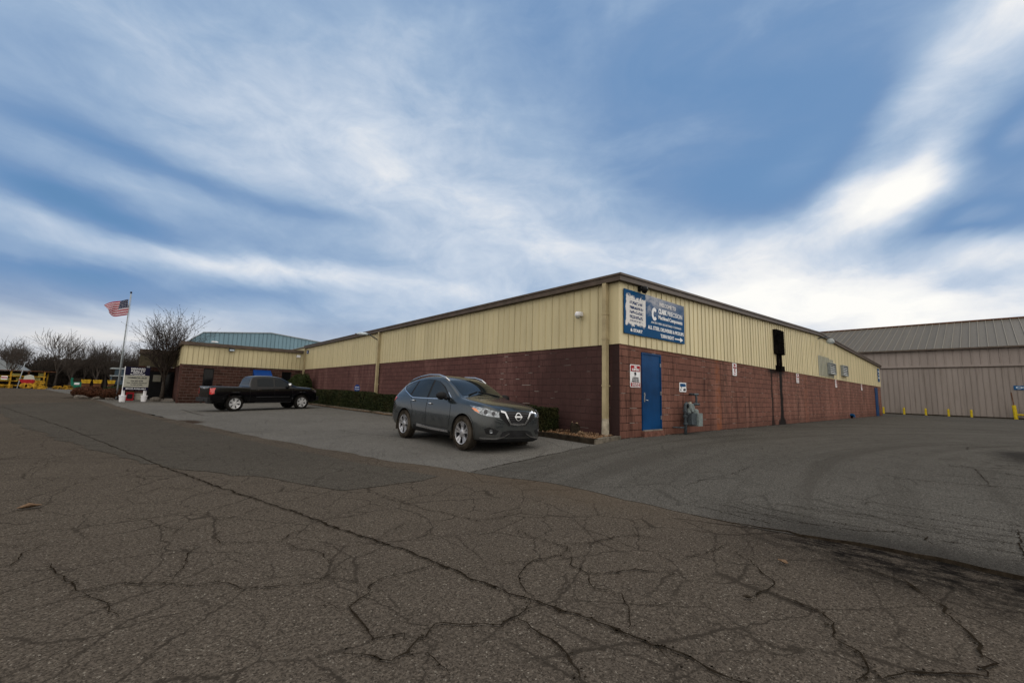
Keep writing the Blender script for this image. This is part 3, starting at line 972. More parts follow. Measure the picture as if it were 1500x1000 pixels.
CRACKS = [
 (1.8,[(-5.31,32.08),(-1.54,17.22),(0.35,8.89),(0.86,6.85),(1.23,5.52),(1.55,4.21),(1.8,3.31),(1.93,2.53),(2.06,2.03),(2.2,1.55),(2.27,1.18),(2.26,1.03),(2.32,0.86)]),
 (1.0,[(2.08,2.08),(1.84,2.0),(1.69,1.99),(1.57,2.08),(1.45,2.21),(1.39,2.23),(1.29,2.16),(1.22,2.16),(1.16,2.07),(1.04,2.08),(0.94,2.23),(0.89,2.29)]),
 (1.2,[(1.84,2.0),(1.83,1.84),(1.81,1.69),(1.78,1.56),(1.73,1.48),(1.71,1.42),(1.68,1.36)]),
 (1.0,[(1.87,2.99),(1.68,2.96),(1.46,2.97),(1.32,2.92),(1.23,2.81),(1.1,2.71),(1.09,2.54),(1.07,2.41),(1.07,2.32),(1.21,2.23),(1.22,2.16)]),
 (0.7,[(1.1,2.71),(1.05,2.75),(0.96,2.99)]),
 (0.6,[(1.07,3.28),(1.18,3.14),(1.32,2.95)]),
 (1.0,[(2.09,2.09),(2.13,2.28),(2.21,2.4),(2.44,2.54),(2.57,2.55),(2.75,2.48),(2.76,2.39),(2.66,2.25),(2.66,2.12),(2.85,2.01),(3.0,1.91),(3.2,1.64)]),
 (0.9,[(2.75,2.48),(2.94,2.58),(2.92,2.7),(2.88,2.92),(2.88,3.2)]),
 (0.9,[(2.96,2.6),(3.23,2.48),(3.46,2.44),(3.66,2.34),(3.8,2.07)]),
 (0.7,[(3.66,2.34),(3.78,2.45)]),
 (0.8,[(2.66,2.12),(2.53,1.97),(2.58,1.76),(2.46,1.63),(2.26,1.5)]),
 (0.6,[(2.51,1.67),(2.65,1.52),(2.79,1.43)]),
 (1.0,[(1.16,2.07),(1.23,2.02),(1.22,1.91),(1.23,1.8)]),
 (0.6,[(1.71,3.75),(1.87,3.9),(2.21,4.09)]),
 (0.6,[(2.41,2.53),(2.29,2.71)]),
 (0.6,[(2.03,2.52),(2.19,2.45)]),
 (0.7,[(3.34,3.64),(3.0,3.56),(2.73,3.68),(2.67,4.03),(2.54,4.3),(2.36,5.32)]),
 (1.2,[(2.25,1.34),(2.18,1.22),(2.18,1.13)]),
 (0.9,[(-0.72,4.78),(-0.67,4.84),(-0.62,4.8),(-0.57,5.09),(-0.51,5.26)]),
 (0.7,[(-0.77,5.46),(-0.64,5.29)]),
 (0.9,[(-0.43,4.71),(-0.29,4.27),(-0.2,4.0),(-0.09,3.95),(-0.01,3.97),(0.13,3.88),(0.26,3.76),(0.39,3.61),(0.51,3.59),(0.57,3.53),(0.61,3.37),(0.78,3.3),(0.94,3.2),(1.05,3.22),(1.25,3.33)]),
 (0.9,[(0.26,3.76),(0.28,3.88),(0.36,4.06),(0.39,4.26),(0.46,4.5)]),
 (0.8,[(-0.21,4.01),(-0.13,3.83),(-0.06,3.68),(0.01,3.41)]),
 (0.7,[(0.45,5.02),(0.62,5.15),(0.86,5.25),(1.04,5.43),(1.22,5.47)]),
 (0.5,[(-0.11,5.85),(0.13,5.63),(0.32,5.11),(0.55,4.95)]),
 (0.7,[(0.64,4.8),(0.59,4.62),(0.62,4.45),(0.81,4.31),(1.03,4.18),(1.13,4.36),(1.29,4.36),(1.54,4.18)]),
 (0.8,[(1.04,4.14),(1.1,3.93),(1.21,3.76),(1.2,3.48)]),
 (0.6,[(-0.21,7.16),(0.13,6.93),(0.31,7.26),(0.68,6.55)]),
 (1.1,[(3.95,1.57),(3.86,1.4),(3.68,1.24),(3.59,1.16),(3.42,1.13),(3.19,1.16)]),
 (1.3,[(3.42,1.13),(3.4,1.02),(3.39,0.88),(3.36,0.8),(3.22,0.73),(3.08,0.68),(3.03,0.61),(3.01,0.56),(2.9,0.53),(2.79,0.51),(2.68,0.51)]),
 (1.4,[(2.8,0.51),(2.89,0.44),(3.0,0.37),(3.11,0.28),(3.27,0.13),(3.41,0.1),(3.47,0.09),(3.51,0.13),(3.72,0.18),(3.86,0.25),(4.03,0.31),(4.15,0.39),(4.28,0.47),(4.38,0.55),(4.34,0.75),(4.3,0.97)]),
 (0.8,[(5.95,1.77),(5.96,1.41),(6.03,1.13),(6.09,0.83),(6.02,0.57),(6.01,0.33),(6.08,0.05),(6.07,-0.09)]),
 (0.9,[(5.15,2.08),(5.3,1.74),(5.25,1.48),(5.42,1.21),(5.46,0.96),(5.76,0.71),(5.77,0.53),(5.44,0.45),(5.45,0.18),(5.54,-0.07)]),
 (0.6,[(5.89,2.99),(6.55,3.0),(7.19,2.89),(8.5,2.93)]),
 (0.7,[(4.13,1.68),(3.91,1.67),(3.48,1.78)]),
 (0.9,[(12.08,0.57),(11.41,0.29),(9.49,0.12)]),
 (1.0,[(6.78,-0.07),(6.06,-0.07),(5.61,-0.07)]),
]

mb = MB()
spall = []


def crack(pts, w, mb, seed):
    dense = []
    for a, b in zip(pts[:-1], pts[1:]):
        L = math.dist(a, b)
        m_ = max(2, min(60, int(L / 0.045)))
        for i in range(m_):
            t = i / m_
            k = len(dense)
            jx = (snoise(k * 0.45, seed) * 0.018 + snoise(k * 1.9, seed + 3) * 0.013)
            jy = (snoise(k * 0.45, seed + 7) * 0.018 + snoise(k * 1.9, seed + 4) * 0.013)
            dense.append((a[0] + (b[0] - a[0]) * t + jx, a[1] + (b[1] - a[1]) * t + jy))
    dense.append(pts[-1])
    base = len(mb.v)
    for i, p in enumerate(dense):
        q0, q1 = dense[max(0, i - 1)], dense[min(len(dense) - 1, i + 1)]
        dx_, dy_ = q1[0] - q0[0], q1[1] - q0[1]
        L = math.hypot(dx_, dy_) or 1
        nx, ny = -dy_ / L, dx_ / L
        ww = 0.0050 * w * (0.40 + 0.9 * hnoise(i * 1.3, seed) + (0.9 if hnoise(i, seed + 2) > 0.93 else 0))
        e = min(i, len(dense) - 1 - i)
        ww *= min(1, 0.3 + e / 6)
        z = gz(p[0]) + 0.0155
        mb.v += [(p[0] + nx * ww, p[1] + ny * ww, z), (p[0] - nx * ww, p[1] - ny * ww, z)]
        near_ = math.hypot(p[0], p[1]) < 9
        if near_ and hnoise(i * 2.1, seed + 6) > 0.45:
            for q_ in range(2):
                o_ = (hnoise(i * 3.3 + q_, seed + 8) - 0.5) * 0.075
                spall.append((p[0] + nx * o_, p[1] + ny * o_, z, 0.0025 + 0.0055 * hnoise(i + q_ * 7, seed + 9) * w ** 0.5, hnoise(i * 5 + q_, seed) * 6.28))
    for i in range(len(dense) - 1):
        b = base + 2 * i
        mb.face((b + 1, b + 3, b + 2, b))


for i, (w, pts) in enumerate(CRACKS):
    crack(pts, w, mb, i + 1)
crack([(4.12, 5.7), (5.6, 5.95), (8.1, 6.35)], 2.2, mb, 77)
crack([(1.5, 28), (1.75, 24.5), (2.0, 22.5)], 3.5, mb, 78)
crack([(4.6, 13.5), (4.75, 11.9), (5.6, 10.0)], 1.5, mb, 79)
for i in range(7):
    x0 = 5.3 + 0.28 * i
    crack([(x0 + 0.1, -2.5), (x0, -0.2), (x0 - 0.1 + 0.2 * snoise(i, 5), 1.1), (x0 - 0.22, 2.6 - 0.25 * i)], 0.9, mb, 90 + i)
for i in range(10):
    crack([(9 + i * 0.9, 0.2 + snoise(i, 6)), (9.7 + i * 0.95, 0.0 + snoise(i, 7) * 0.8), (10.6 + i, -0.5 + snoise(i, 8) * 0.7)], 1.4, mb, 110 + i)
for (x_, y_, z_, r_, a_) in spall:
    n_ = len(mb.v)
    for k_ in range(4):
        aa_ = a_ + k_ * 1.57 + 0.5 * hnoise(x_ * 91 + k_, 3)
        rr_ = r_ * (0.6 + 0.8 * hnoise(y_ * 77 + k_, 5))
        mb.v.append((x_ + math.cos(aa_) * rr_ * 1.5, y_ + math.sin(aa_) * rr_, z_))
    mb.face((n_, n_ + 1, n_ + 2, n_ + 3))
tag(mb.build('pavement_cracks', 'crack_dark'), kind='structure')


# ------------------------------------------------------------------ ribbed sheets
def ribbed(mb, pb, pt, N, L, period=0.305, h=0.018, groove=0.03):
    """pb(u), pt(u): 3d points of the foot and head of the sheet at distance u; N outward"""
    N = Vector(N)
    prof = [(0.0, 0.0), (0.245, 0.0), (0.250, -groove), (0.262, -groove), (0.268, h), (0.292, h), (0.300, 0.0)]
    us = []
    k = 0
    while k * period < L:
        for (u, hh) in prof:
            uu = k * period + u * period / 0.305
            if uu < L:
                us.append((uu, hh))
        k += 1
    us.append((L, 0.0))
    base = len(mb.v)
    for u, hh in us:
        mb.v.append(tuple(Vector(pb(u)) + N * hh))
        mb.v.append(tuple(Vector(pt(u)) + N * hh))
    for i in range(len(us) - 1):
        b = base + 2 * i
        mb.face((b, b + 2, b + 3, b + 1))


XA, YB = 9.68, 6.64       # faces of the two street walls of the factory
X2 = 50.3
XR, ZR, ZE = 30.0, 5.43, 4.71


def rake(x):
    return ZE + (ZR - ZE) * (1 - abs(x - XR) / (XR - XA))


# ------------------------------------------------------------------ factory building
fac = thing('factory_building', (XA, YB, 0.2), 'long low factory with cream metal siding over red painted block walls and brown eaves', 'building')
mb = MB().mat('front_block_shaded')
mb.prism([(XA, YB), (XA, 62), (XA + 0.3, 62), (XA + 0.3, YB + 0.3)], 'z', 0.0, 2.80)
mb.build('block_wall', None, fac)
mb = MB().mat('side_block')
mb.prism([(XA, YB), (X2, YB), (X2, YB + 0.3), (XA + 0.3, YB + 0.3)], 'z', 0.0, 2.80)
mb.build('block_wall', None, fac)
mb = MB()
mb.box(X2 - 0.3, X2, YB + 0.3, 62, 0, 4.6)
mb.box(XA + 0.3, X2 - 0.3, 61.7, 62, 0, 4.6)
mb.build('back_wall', 'wing_end_block', fac)
mb = MB()
mb.box(XA + 0.02, XA + 0.25, YB + 0.25, 62, 2.80, 4.60)
ribbed(mb, lambda u: (XA - 0.03, 37.2 - u, 2.775), lambda u: (XA - 0.03, 37.2 - u, 4.52), (-1, 0, 0), 37.2 - YB - 0.14)
mb.box(XA - 0.035, XA + 0.02, YB, YB + 0.14, 2.77, 4.52)
mb.box(XA - 0.028, XA, YB + 0.14, 37.2, 2.768, 2.80)
mb.build('siding', 'cream_front', fac)
mb = MB()
xs = [XA + 0.25 + (X2 - XA - 0.5) * i / 40 for i in range(41)]
mb.prism([(XA + 0.25, 2.8)] + [(X2 - 0.25, 2.8)] + [(x, rake(x) - 0.12) for x in xs[::-1]], 'y', YB + 0.02, YB + 0.24)
ribbed(mb, lambda u: (XA + 0.12 + u, YB - 0.03, 2.775), lambda u: (XA + 0.12 + u, YB - 0.03, rake(XA + 0.12 + u) - 0.17), (0, -1, 0), X2 - XA - 0.24)
mb.box(XA - 0.034, XA + 0.12, YB - 0.034, YB + 0.001, 2.77, 4.54)
mb.box(X2 - 0.12, X2 + 0.03, YB - 0.034, YB + 0.02, 2.77, 4.54)
mb.box(XA + 0.12, X2 - 0.12, YB - 0.028, YB, 2.768, 2.80)
mb.build('siding', 'cream_side_lit', fac)
# roof slabs
mb = MB()
mb.prism([(XA - 0.14, ZE - 0.03), (XR, ZR - 0.03), (X2 + 0.14, ZE - 0.03), (X2 + 0.14, ZE - 0.09), (XR, ZR - 0.09), (XA - 0.14, ZE - 0.09)], 'y', YB - 0.12, 62.1)
mb.build('roof', 'roof_metal', fac)
# gutter along the front and rake trim along the gable
mb = MB().mat('brown_trim')
mb.box(XA - 0.19, XA - 0.02, YB + 0.012, 37.1, ZE - 0.20, ZE - 0.062)
mb.box(XA - 0.22, XA - 0.02, YB + 0.012, 37.1, ZE - 0.060, ZE)
for x0, x1 in ((XA - 0.19, XR), (XR, X2 + 0.19)):
    za, zb = rake(max(x0, XA)), rake(min(x1, X2))
    mb.prism([(x0, za - 0.20), (x1, zb - 0.20), (x1, zb - 0.062), (x0, za - 0.062)], 'y', YB - 0.165, YB + 0.01)
    mb.prism([(x0 - 0.03 * (x0 < XR), za - 0.060), (x1, zb - 0.060), (x1, zb), (x0 - 0.03 * (x0 < XR), za)], 'y', YB - 0.195, YB + 0.01)
mb.build('gutter', None, fac)
for (yy, zlow) in ((7.02, 0.70), (22.35, 0.9), (36.95, 0.9)):
    mb = MB().mat('downspout_paint')
    mb.box(XA - 0.19, XA - 0.05, yy - 0.065, yy + 0.065, zlow, ZE - 0.19)
    for zc in (1.6, 2.9, 3.6):
        mb.box(XA - 0.20, XA + 0.0, yy - 0.075, yy + 0.075, zc, zc + 0.035)
    o = mb.build('downspout', None, fac)
    b2 = MB().mat('downspout_boot')
    b2.tube([(XA - 0.12, yy, gz(XA) - 0.05), (XA - 0.12, yy, zlow + 0.02)], [0.105, 0.095], 14)
    b2.build('boot', None, o)
# door in the gable wall
mb = MB().mat('door_blue')
mb.box(10.80, 11.78, YB - 0.012, YB + 0.05, 0.40, 2.58)
door = mb.build('door', None, fac)
mb = MB().mat('door_blue')
mb.box(10.755, 10.797, YB - 0.03, YB + 0.02, 0.39, 2.625)
mb.box(11.783, 11.825, YB - 0.03, YB + 0.02, 0.39, 2.625)
mb.box(10.797, 11.783, YB - 0.03, YB + 0.02, 2.583, 2.625)
mb.build('door_frame', None, door)
mb = MB().mat('steel')
mb.box(10.865, 10.915, YB - 0.022, YB - 0.010, 1.20, 1.46)
mb.tube([(10.89, YB - 0.02, 1.25), (10.89, YB - 0.07, 1.25), (10.98, YB - 0.075, 1.24)], 0.011, 8)
mb.tube([(10.89, YB - 0.02, 1.40), (10.89, YB - 0.035, 1.40)], 0.02, 10)
mb.build('handle', None, door)
for z in (0.68, 1.40, 2.25):
    mb = MB().mat('steel')
    mb.box(11.765, 11.80, YB - 0.035, YB - 0.012, z, z + 0.11)
    mb.build('hinge', None, door)
mb = MB().mat('concrete')
mb.box(10.78, 11.80, YB - 0.06, YB + 0.0, 0.365, 0.397)
mb.build('threshold', None, door)
mb = MB().mat('painted_step')
mb.box(10.74, 11.86, YB - 0.10, YB, 0.05, 0.362)
mb.build('doorstep', None, fac)
# far door
mb = MB().mat('door_blue')
mb.box(47.3, 48.4, YB - 0.05, YB, 0.2, 2.62)
mb.build('door', None, fac)
mb = MB().mat('door_blue')
# soot-black exhaust louvre with two pipes
mb = MB().mat('soot')
mb.box(22.02, 23.05, YB - 0.20, YB - 0.03, 3.50, 4.66)
for i in range(11):
    z = 3.53 + i * 0.102
    mb.obox((22.53, YB - 0.22, z + 0.04), (0.95, 0.012, 0.09), 0, ('X', R(-35)))
for xx in (22.38, 22.78):
    mb.tube([(xx, YB - 0.09, 3.5), (xx, YB - 0.09, 2.80), (xx, YB - 0.02, 2.72)], 0.055, 10)
mb.box(22.2, 23.5, YB - 0.05, YB - 0.028, 2.76, 2.98)
mb.build('exhaust_louvre', None, fac)
mb = MB().mat('grey_patch')
ribbed(mb, lambda u: (29.7 + u, YB - 0.045, 2.84), lambda u: (29.7 + u, YB - 0.045, 4.05), (0, -1, 0), 2.45)
ribbed(mb, lambda u: (32.2 + u, YB - 0.045, 2.84), lambda u: (32.2 + u, YB - 0.045, 3.98), (0, -1, 0), 1.1)
mb.build('patch_panel', None, fac)
for (x0, x1, z0, z1) in ((31.7, 33.2, 3.02, 3.74), (35.1, 36.6, 3.08, 3.80)):
    mb = MB().mat('grey_paint')
    mb.box(x0, x1, YB - 0.20, YB - 0.05, z1 - 0.05, z1)
    mb.box(x0, x1, YB - 0.20, YB - 0.05, z0, z0 + 0.05)
    mb.box(x0, x0 + 0.05, YB - 0.20, YB - 0.05, z0 + 0.05, z1 - 0.05)
    mb.box(x1 - 0.05, x1, YB - 0.20, YB - 0.05, z0 + 0.05, z1 - 0.05)
    mb.mat('black_plastic').box(x0 + 0.05, x1 - 0.05, YB - 0.08, YB - 0.05, z0 + 0.05, z1 - 0.05)
    mb.mat('grey_paint')
    for i in range(5):
        z = z0 + 0.12 + i * 0.12
        mb.obox(((x0 + x1) / 2, YB - 0.15, z), (x1 - x0 - 0.1, 0.01, 0.09), 0, ('X', R(-40)))
    mb.build('vent', None, fac)
# roof stacks
mb = MB().mat('rust')
mb.tube([(11.6, 31.5, 4.6), (11.6, 31.5, 5.5)], 0.06, 10)
mb.build('vent_pipe', None, fac)
mb = MB().mat('pipe_grey')
mb.tube([(XA - 0.06, 22.62, 2.9), (XA - 0.06, 22.62, 4.25)], 0.022, 6)
mb.build('conduit', None, fac)

# ------------------------------------------------------------------ office wing
YW, XW = 37.2, 1.75
wing = thing('office_wing', (XW, YW, 0.1), 'low office wing of dark red block and cream siding with blue awning behind the pickup', 'building')
mb = MB().mat('wing_block')


def wall_with_holes(mb, x0, x1, y0, y1, z0, z1, holes):
    """wall along x; holes (xa, xb, za, zb)"""
    xs_ = sorted({x0, x1, *[h[0] for h in holes], *[h[1] for h in holes]})
    for a, b in zip(xs_[:-1], xs_[1:]):
        hs = [h for h in holes if h[0] <= a + 1e-6 and h[1] >= b - 1e-6]
        z = z0
        for h in sorted(hs, key=lambda h: h[2]):
            if h[2] > z + 1e-6:
                mb.box(a, b, y0, y1, z, h[2])
            z = h[3]
        if z < z1:
            mb.box(a, b, y0, y1, z, z1)


wall_with_holes(mb, XW, XA - 0.001, YW, YW + 0.3, 0.0, 2.74, [(3.0, 3.62, 0.95, 2.48), (8.05, 8.75, 1.2, 2.5), (6.2, 7.1, 0.1, 2.3)])
mb.build('block_wall', None, wing)
mb = MB().mat('wing_end_block')
mb.box(XW, XW + 0.3, YW + 0.3, 50.0, 0.0, 2.74)
mb.build('end_wall', None, wing)
MB().mat('wing_end_block').box(XW - 0.12, XW - 0.001, YW, YW + 0.45, 0.0, 2.74).build('corner_pier', None, wing)
mb = MB().mat('cream_wing')
mb.box(XW + 0.02, XA - 0.05, YW + 0.05, YW + 0.25, 2.74, 4.1)
ribbed(mb, lambda u: (XW - 0.03 + u, YW - 0.03, 2.72), lambda u: (XW - 0.03 + u, YW - 0.03, 4.12), (0, -1, 0), XA - XW - 0.02)
mb.mat('cream_front')
ribbed(mb, lambda u: (XW - 0.04, 50 - u, 2.72), lambda u: (XW - 0.04, 50 - u, 4.12), (-1, 0, 0), 50 - YW)
mb.build('siding', None, wing)
mb = MB().mat('brown_trim')
mb.box(XW - 0.22, XA - 0.23, YW - 0.22, YW - 0.035, 4.08, 4.31)
mb.box(XW - 0.22, XW - 0.05, YW - 0.03, 50, 4.08, 4.31)
mb.build('fascia', None, wing)
mb = MB().mat('roof_metal')
mb.box(XW - 0.05, XA - 0.02, YW - 0.02, 50, 4.2, 4.29)
mb.build('roof', None, wing)
for (x0, x1, z0, z1) in ((3.0, 3.62, 0.95, 2.48), (8.05, 8.75, 1.2, 2.5)):
    mb = MB().mat('black_trim')
    mb.box(x0, x1, YW + 0.10, YW + 0.16, z0, z0 + 0.05)
    mb.box(x0, x1, YW + 0.10, YW + 0.16, z1 - 0.05, z1)
    mb.box(x0, x0 + 0.05, YW + 0.10, YW + 0.16, z0 + 0.05, z1 - 0.05)
    mb.box(x1 - 0.05, x1, YW + 0.10, YW + 0.16, z0 + 0.05, z1 - 0.05)
    w_ = mb.build('window', None, wing)
    MB().mat('dark_glass').box(x0 + 0.05, x1 - 0.05, YW + 0.12, YW + 0.14, z0 + 0.05, z1 - 0.05).build('pane', None, w_)
MB().mat('black_trim').box(6.2, 7.1, YW + 0.12, YW + 0.17, 0.1, 2.3).build('door', None, wing)
mb = MB().mat('awning_blue')
mb.prism([(YW, 2.55), (YW, 2.50), (YW - 0.75, 2.05), (YW - 0.78, 2.08), (YW - 0.78, 2.12)], 'x', 6.05, 7.25)
mb.prism([(YW - 0.001, 2.50), (YW - 0.001, 2.06), (YW - 0.75, 2.04)], 'x', 6.06, 6.075)
mb.prism([(YW - 0.001, 2.50), (YW - 0.001, 2.06), (YW - 0.75, 2.04)], 'x', 7.225, 7.24)
mb.quad((6.05, YW - 0.785, 2.12), (7.25, YW - 0.785, 2.12), (7.25, YW - 0.785, 1.98), (6.05, YW - 0.785, 1.98))
mb.build('awning', None, wing)
MB().mat('white_paint').box(9.0, 9.28, YW - 0.12, YW - 0.05, 3.72, 3.92).build('junction_box', None, wing)

# entrance of the wing, set back behind the tree
ent = thing('entrance_porch', (0.6, 43, 0.1), 'dark recessed entrance porch with glass doors behind the bare tree', 'porch')
mb = MB().mat('brown_trim')
mb.box(-0.65, XW - 0.06, 42.8, 50, 3.60, 3.92)
mb.build('fascia', None, ent)
mb = MB().mat('porch_siding_shaded')
mb.box(-0.60, XW - 0.08, 43.02, 43.2, 2.62, 3.60)
mb.build('siding', None, ent)
mb = MB().mat('wing_block')
mb.box(-0.60, -0.15, 43.0, 43.3, 0, 2.62)
mb.build('block_pier', None, ent)
mb = MB().mat('grey_paint')
mb.box(-0.12, 0.06, 42.95, 43.12, 0, 2.62)
mb.build('column', None, ent)
mb = MB().mat('wing_block')
mb.box(-0.6, XW, 46, 46.2, 0, 2.62)
mb.build('back_wall', None, ent)
mb = MB().mat('black_trim')
mb.box(0.1, 1.7, 45.6, 45.66, 0.05, 2.3)
dr = mb.build('door', None, ent)
MB().mat('window_pale').box(0.35, 0.85, 45.52, 45.56, 1.45, 2.0).build('pane', None, dr)
MB().mat('dark_glass').box(1.0, 1.6, 45.52, 45.56, 0.3, 2.1).build('pane', None, dr)
mb = MB().mat('concrete')
mb.box(0.3, XW - 0.13, 40.0, 42.9, 0.0, 0.16)
mb.build('planter_edge', None, ent)

# ------------------------------------------------------------------ blue metal building behind the wing
bb = thing('metal_warehouse', (4.0, 60, 0), 'pale blue corrugated metal warehouse rising behind the office wing', 'building')
prof = [(2.9, 6.0), (4.39, 7.31), (11.31, 8.02), (17.14, 7.46), (26.0, 6.5)]


def ptop(x):
    for (xa, za), (xb, zb) in zip(prof[:-1], prof[1:]):
        if xa <= x <= xb:
            return za + (zb - za) * (x - xa) / (xb - xa)
    return prof[-1][1]


mb = MB().mat('blue_siding')
mb.prism([(2.9, 0), (26, 0)] + prof[::-1], 'y', 60.06, 85)
mb.build('body', None, bb)
mb = MB().mat('blue_siding')
ribbed(mb, lambda u: (2.9 + u, 60, 0), lambda u: (2.9 + u, 60, ptop(2.9 + u)), (0, -1, 0), 23.0, 0.45, 0.04, 0.05)
mb.build('siding', None, bb)
mb = MB().mat('pale_metal')
for (xa, za), (xb, zb) in zip(prof[:-1], prof[1:]):
    mb.prism([(xa, za), (xb, zb), (xb, zb + 0.09), (xa, za + 0.09)], 'y', 59.88, 60.05)
mb.build('trim', None, bb)

# ------------------------------------------------------------------ long grey shed on the right
XS = 60.0
shed = thing('storage_shed', (XS, 0, 0.2), 'long tall taupe metal storage shed with rust streaks beyond the side lot', 'building')
Y0, Y1 = 34.0, -46.0
mb = MB().mat('shed_lower')
ribbed(mb, lambda u: (XS, Y0 - u, 0.32), lambda u: (XS, Y0 - u, 5.08), (-1, 0, 0), Y0 - Y1, 0.40, 0.03, 0.02)
mb.box(XS + 0.06, XS + 0.3, Y1, Y0, 0.0, 6.9)
mb.build('lower_wall', None, shed)
mb = MB().mat('shed_upper')
ribbed(mb, lambda u: (XS + 0.03, Y0 - u, 5.20), lambda u: (XS + 0.03, Y0 - u, 6.92), (-1, 0, 0), Y0 - Y1, 0.60, 0.03, 0.02)
mb.build('upper_wall', None, shed)
mb = MB().mat('shed_upper')
mb.box(XS - 0.16, XS + 0.06, Y1, Y0, 5.05, 5.19)
mb.box(XS - 0.10, XS + 0.06, Y1, Y0, 5.19, 5.26)
mb.mat('brown_trim').box(XS - 0.10, XS + 0.02, Y1, Y0, 4.98, 5.048)
mb.build('ledge', None, shed)
mb = MB().mat('shed_roofing')
sl = Vector((12.3, 0, 4.25))
ribbed(mb, lambda u: (XS - 0.30, Y0 - u, 6.86), lambda u: (XS + 12.0, Y0 - u, 11.05), Vector((-0.33, 0, 0.94)), Y0 - Y1, 0.61, 0.06, 0.0)
mb.quad((XS + 12, Y0, 11.05), (XS + 12, Y1, 11.05), (XS + 24.3, Y1, 6.86), (XS + 24.3, Y0, 6.86))
mb.build('roof', None, shed)
mb = MB().mat('rust')
mb.box(XS + 11.85, XS + 12.15, Y1, Y0, 11.06, 11.20)
mb.mat('brown_trim').box(XS - 0.36, XS - 0.27, Y1, Y0, 6.76, 6.90)
mb.build('ridge_cap', None, shed)
mb = MB().mat('wood_dark')
mb.box(XS - 0.02, XS + 0.05, Y1, Y0, 0.15, 0.31)
mb.build('sill', None, shed)
mb = MB().mat('shed_upper')
mb.prism([(XS + 0.3, 0), (XS + 24, 0), (XS + 24, 6.8), (XS + 12, 10.9), (XS + 0.3, 6.8)], 'y', Y0 - 0.2, Y0)
mb.build('end_wall', None, shed)
mb = MB().mat('shed_upper')
mb.prism([(XS + 0.3, 0), (XS + 24, 0), (XS + 24, 6.8), (XS + 12, 10.9), (XS + 0.3, 6.8)], 'y', Y1, Y1 + 0.2)
mb.build('end_wall', None, shed)

# bollards
def bollard(x, y, label):
    t = thing('bollard', (x, y, 0.2), label, 'bollard', 'yellow bollards along the shed')
    mb = MB().mat('yellow_paint')
    mb.tube([(x, y, 0.1), (x, y, 0.86), (x, y, 0.91)], [0.085, 0.085, 0.06], 14)
    mb.build('post', None, t)
    mb = MB().mat('concrete')
    mb.tube([(x, y, 0.15), (x, y, 0.225)], [0.12, 0.11], 12)
    mb.build('footing', None, t)


BL = ['yellow bollard nearest the blue door end of the factory', 'second yellow bollard along the shed counting from the factory', 'third yellow bollard along the shed, middle of the five',
      'fourth yellow bollard along the shed, left of the last one', 'fifth yellow bollard, last before the tall barrier post']
for (y, lb) in zip((7.72, 6.12, 4.52, 2.93, 1.42), BL):
    bollard(59.35, y, lb)
t = thing('barrier_post', (59.2, -1.25, 0.2), 'tall yellow barrier post with rusty stick on top and a yellow arm', 'barrier')
MB().mat('yellow_paint').tube([(59.2, -1.28, 0.1), (59.2, -1.22, 1.45)], 0.13, 14).build('post', None, t)
MB().mat('rust').tube([(59.2, -1.22, 1.40), (59.2, -1.15, 2.6)], 0.035, 8).build('stick', None, t)
MB().mat('yellow_paint').tube([(59.15, -1.3, 0.62), (59.15, -3.6, 0.55)], 0.07, 8).build('arm', None, t)
t = thing('fuel_cart', (59.0, -2.9, 0.2), 'small blue-grey cart beside the yellow barrier arm at the shed', 'cart')
mb = MB().mat('pale_metal')
mb.box(58.7, 59.5, -3.5, -2.1, 0.75, 1.05)
mb.tube([(58.75, -2.1, 0.95), (58.75, -2.0, 1.35), (58.75, -3.4, 1.35), (58.75, -3.5, 0.95)], 0.03, 6)
mb.build('body', None, t)
for yy in (-2.3, -3.3):
    MB().mat('rubber').lathe([(0.0, -0.06), (0.24, -0.06), (0.27, 0), (0.24, 0.06), (0, 0.06)], 'x', 18, (58.8, yy, 0.46)).build('wheel', None, t)
mb = MB().mat('yellow_paint')


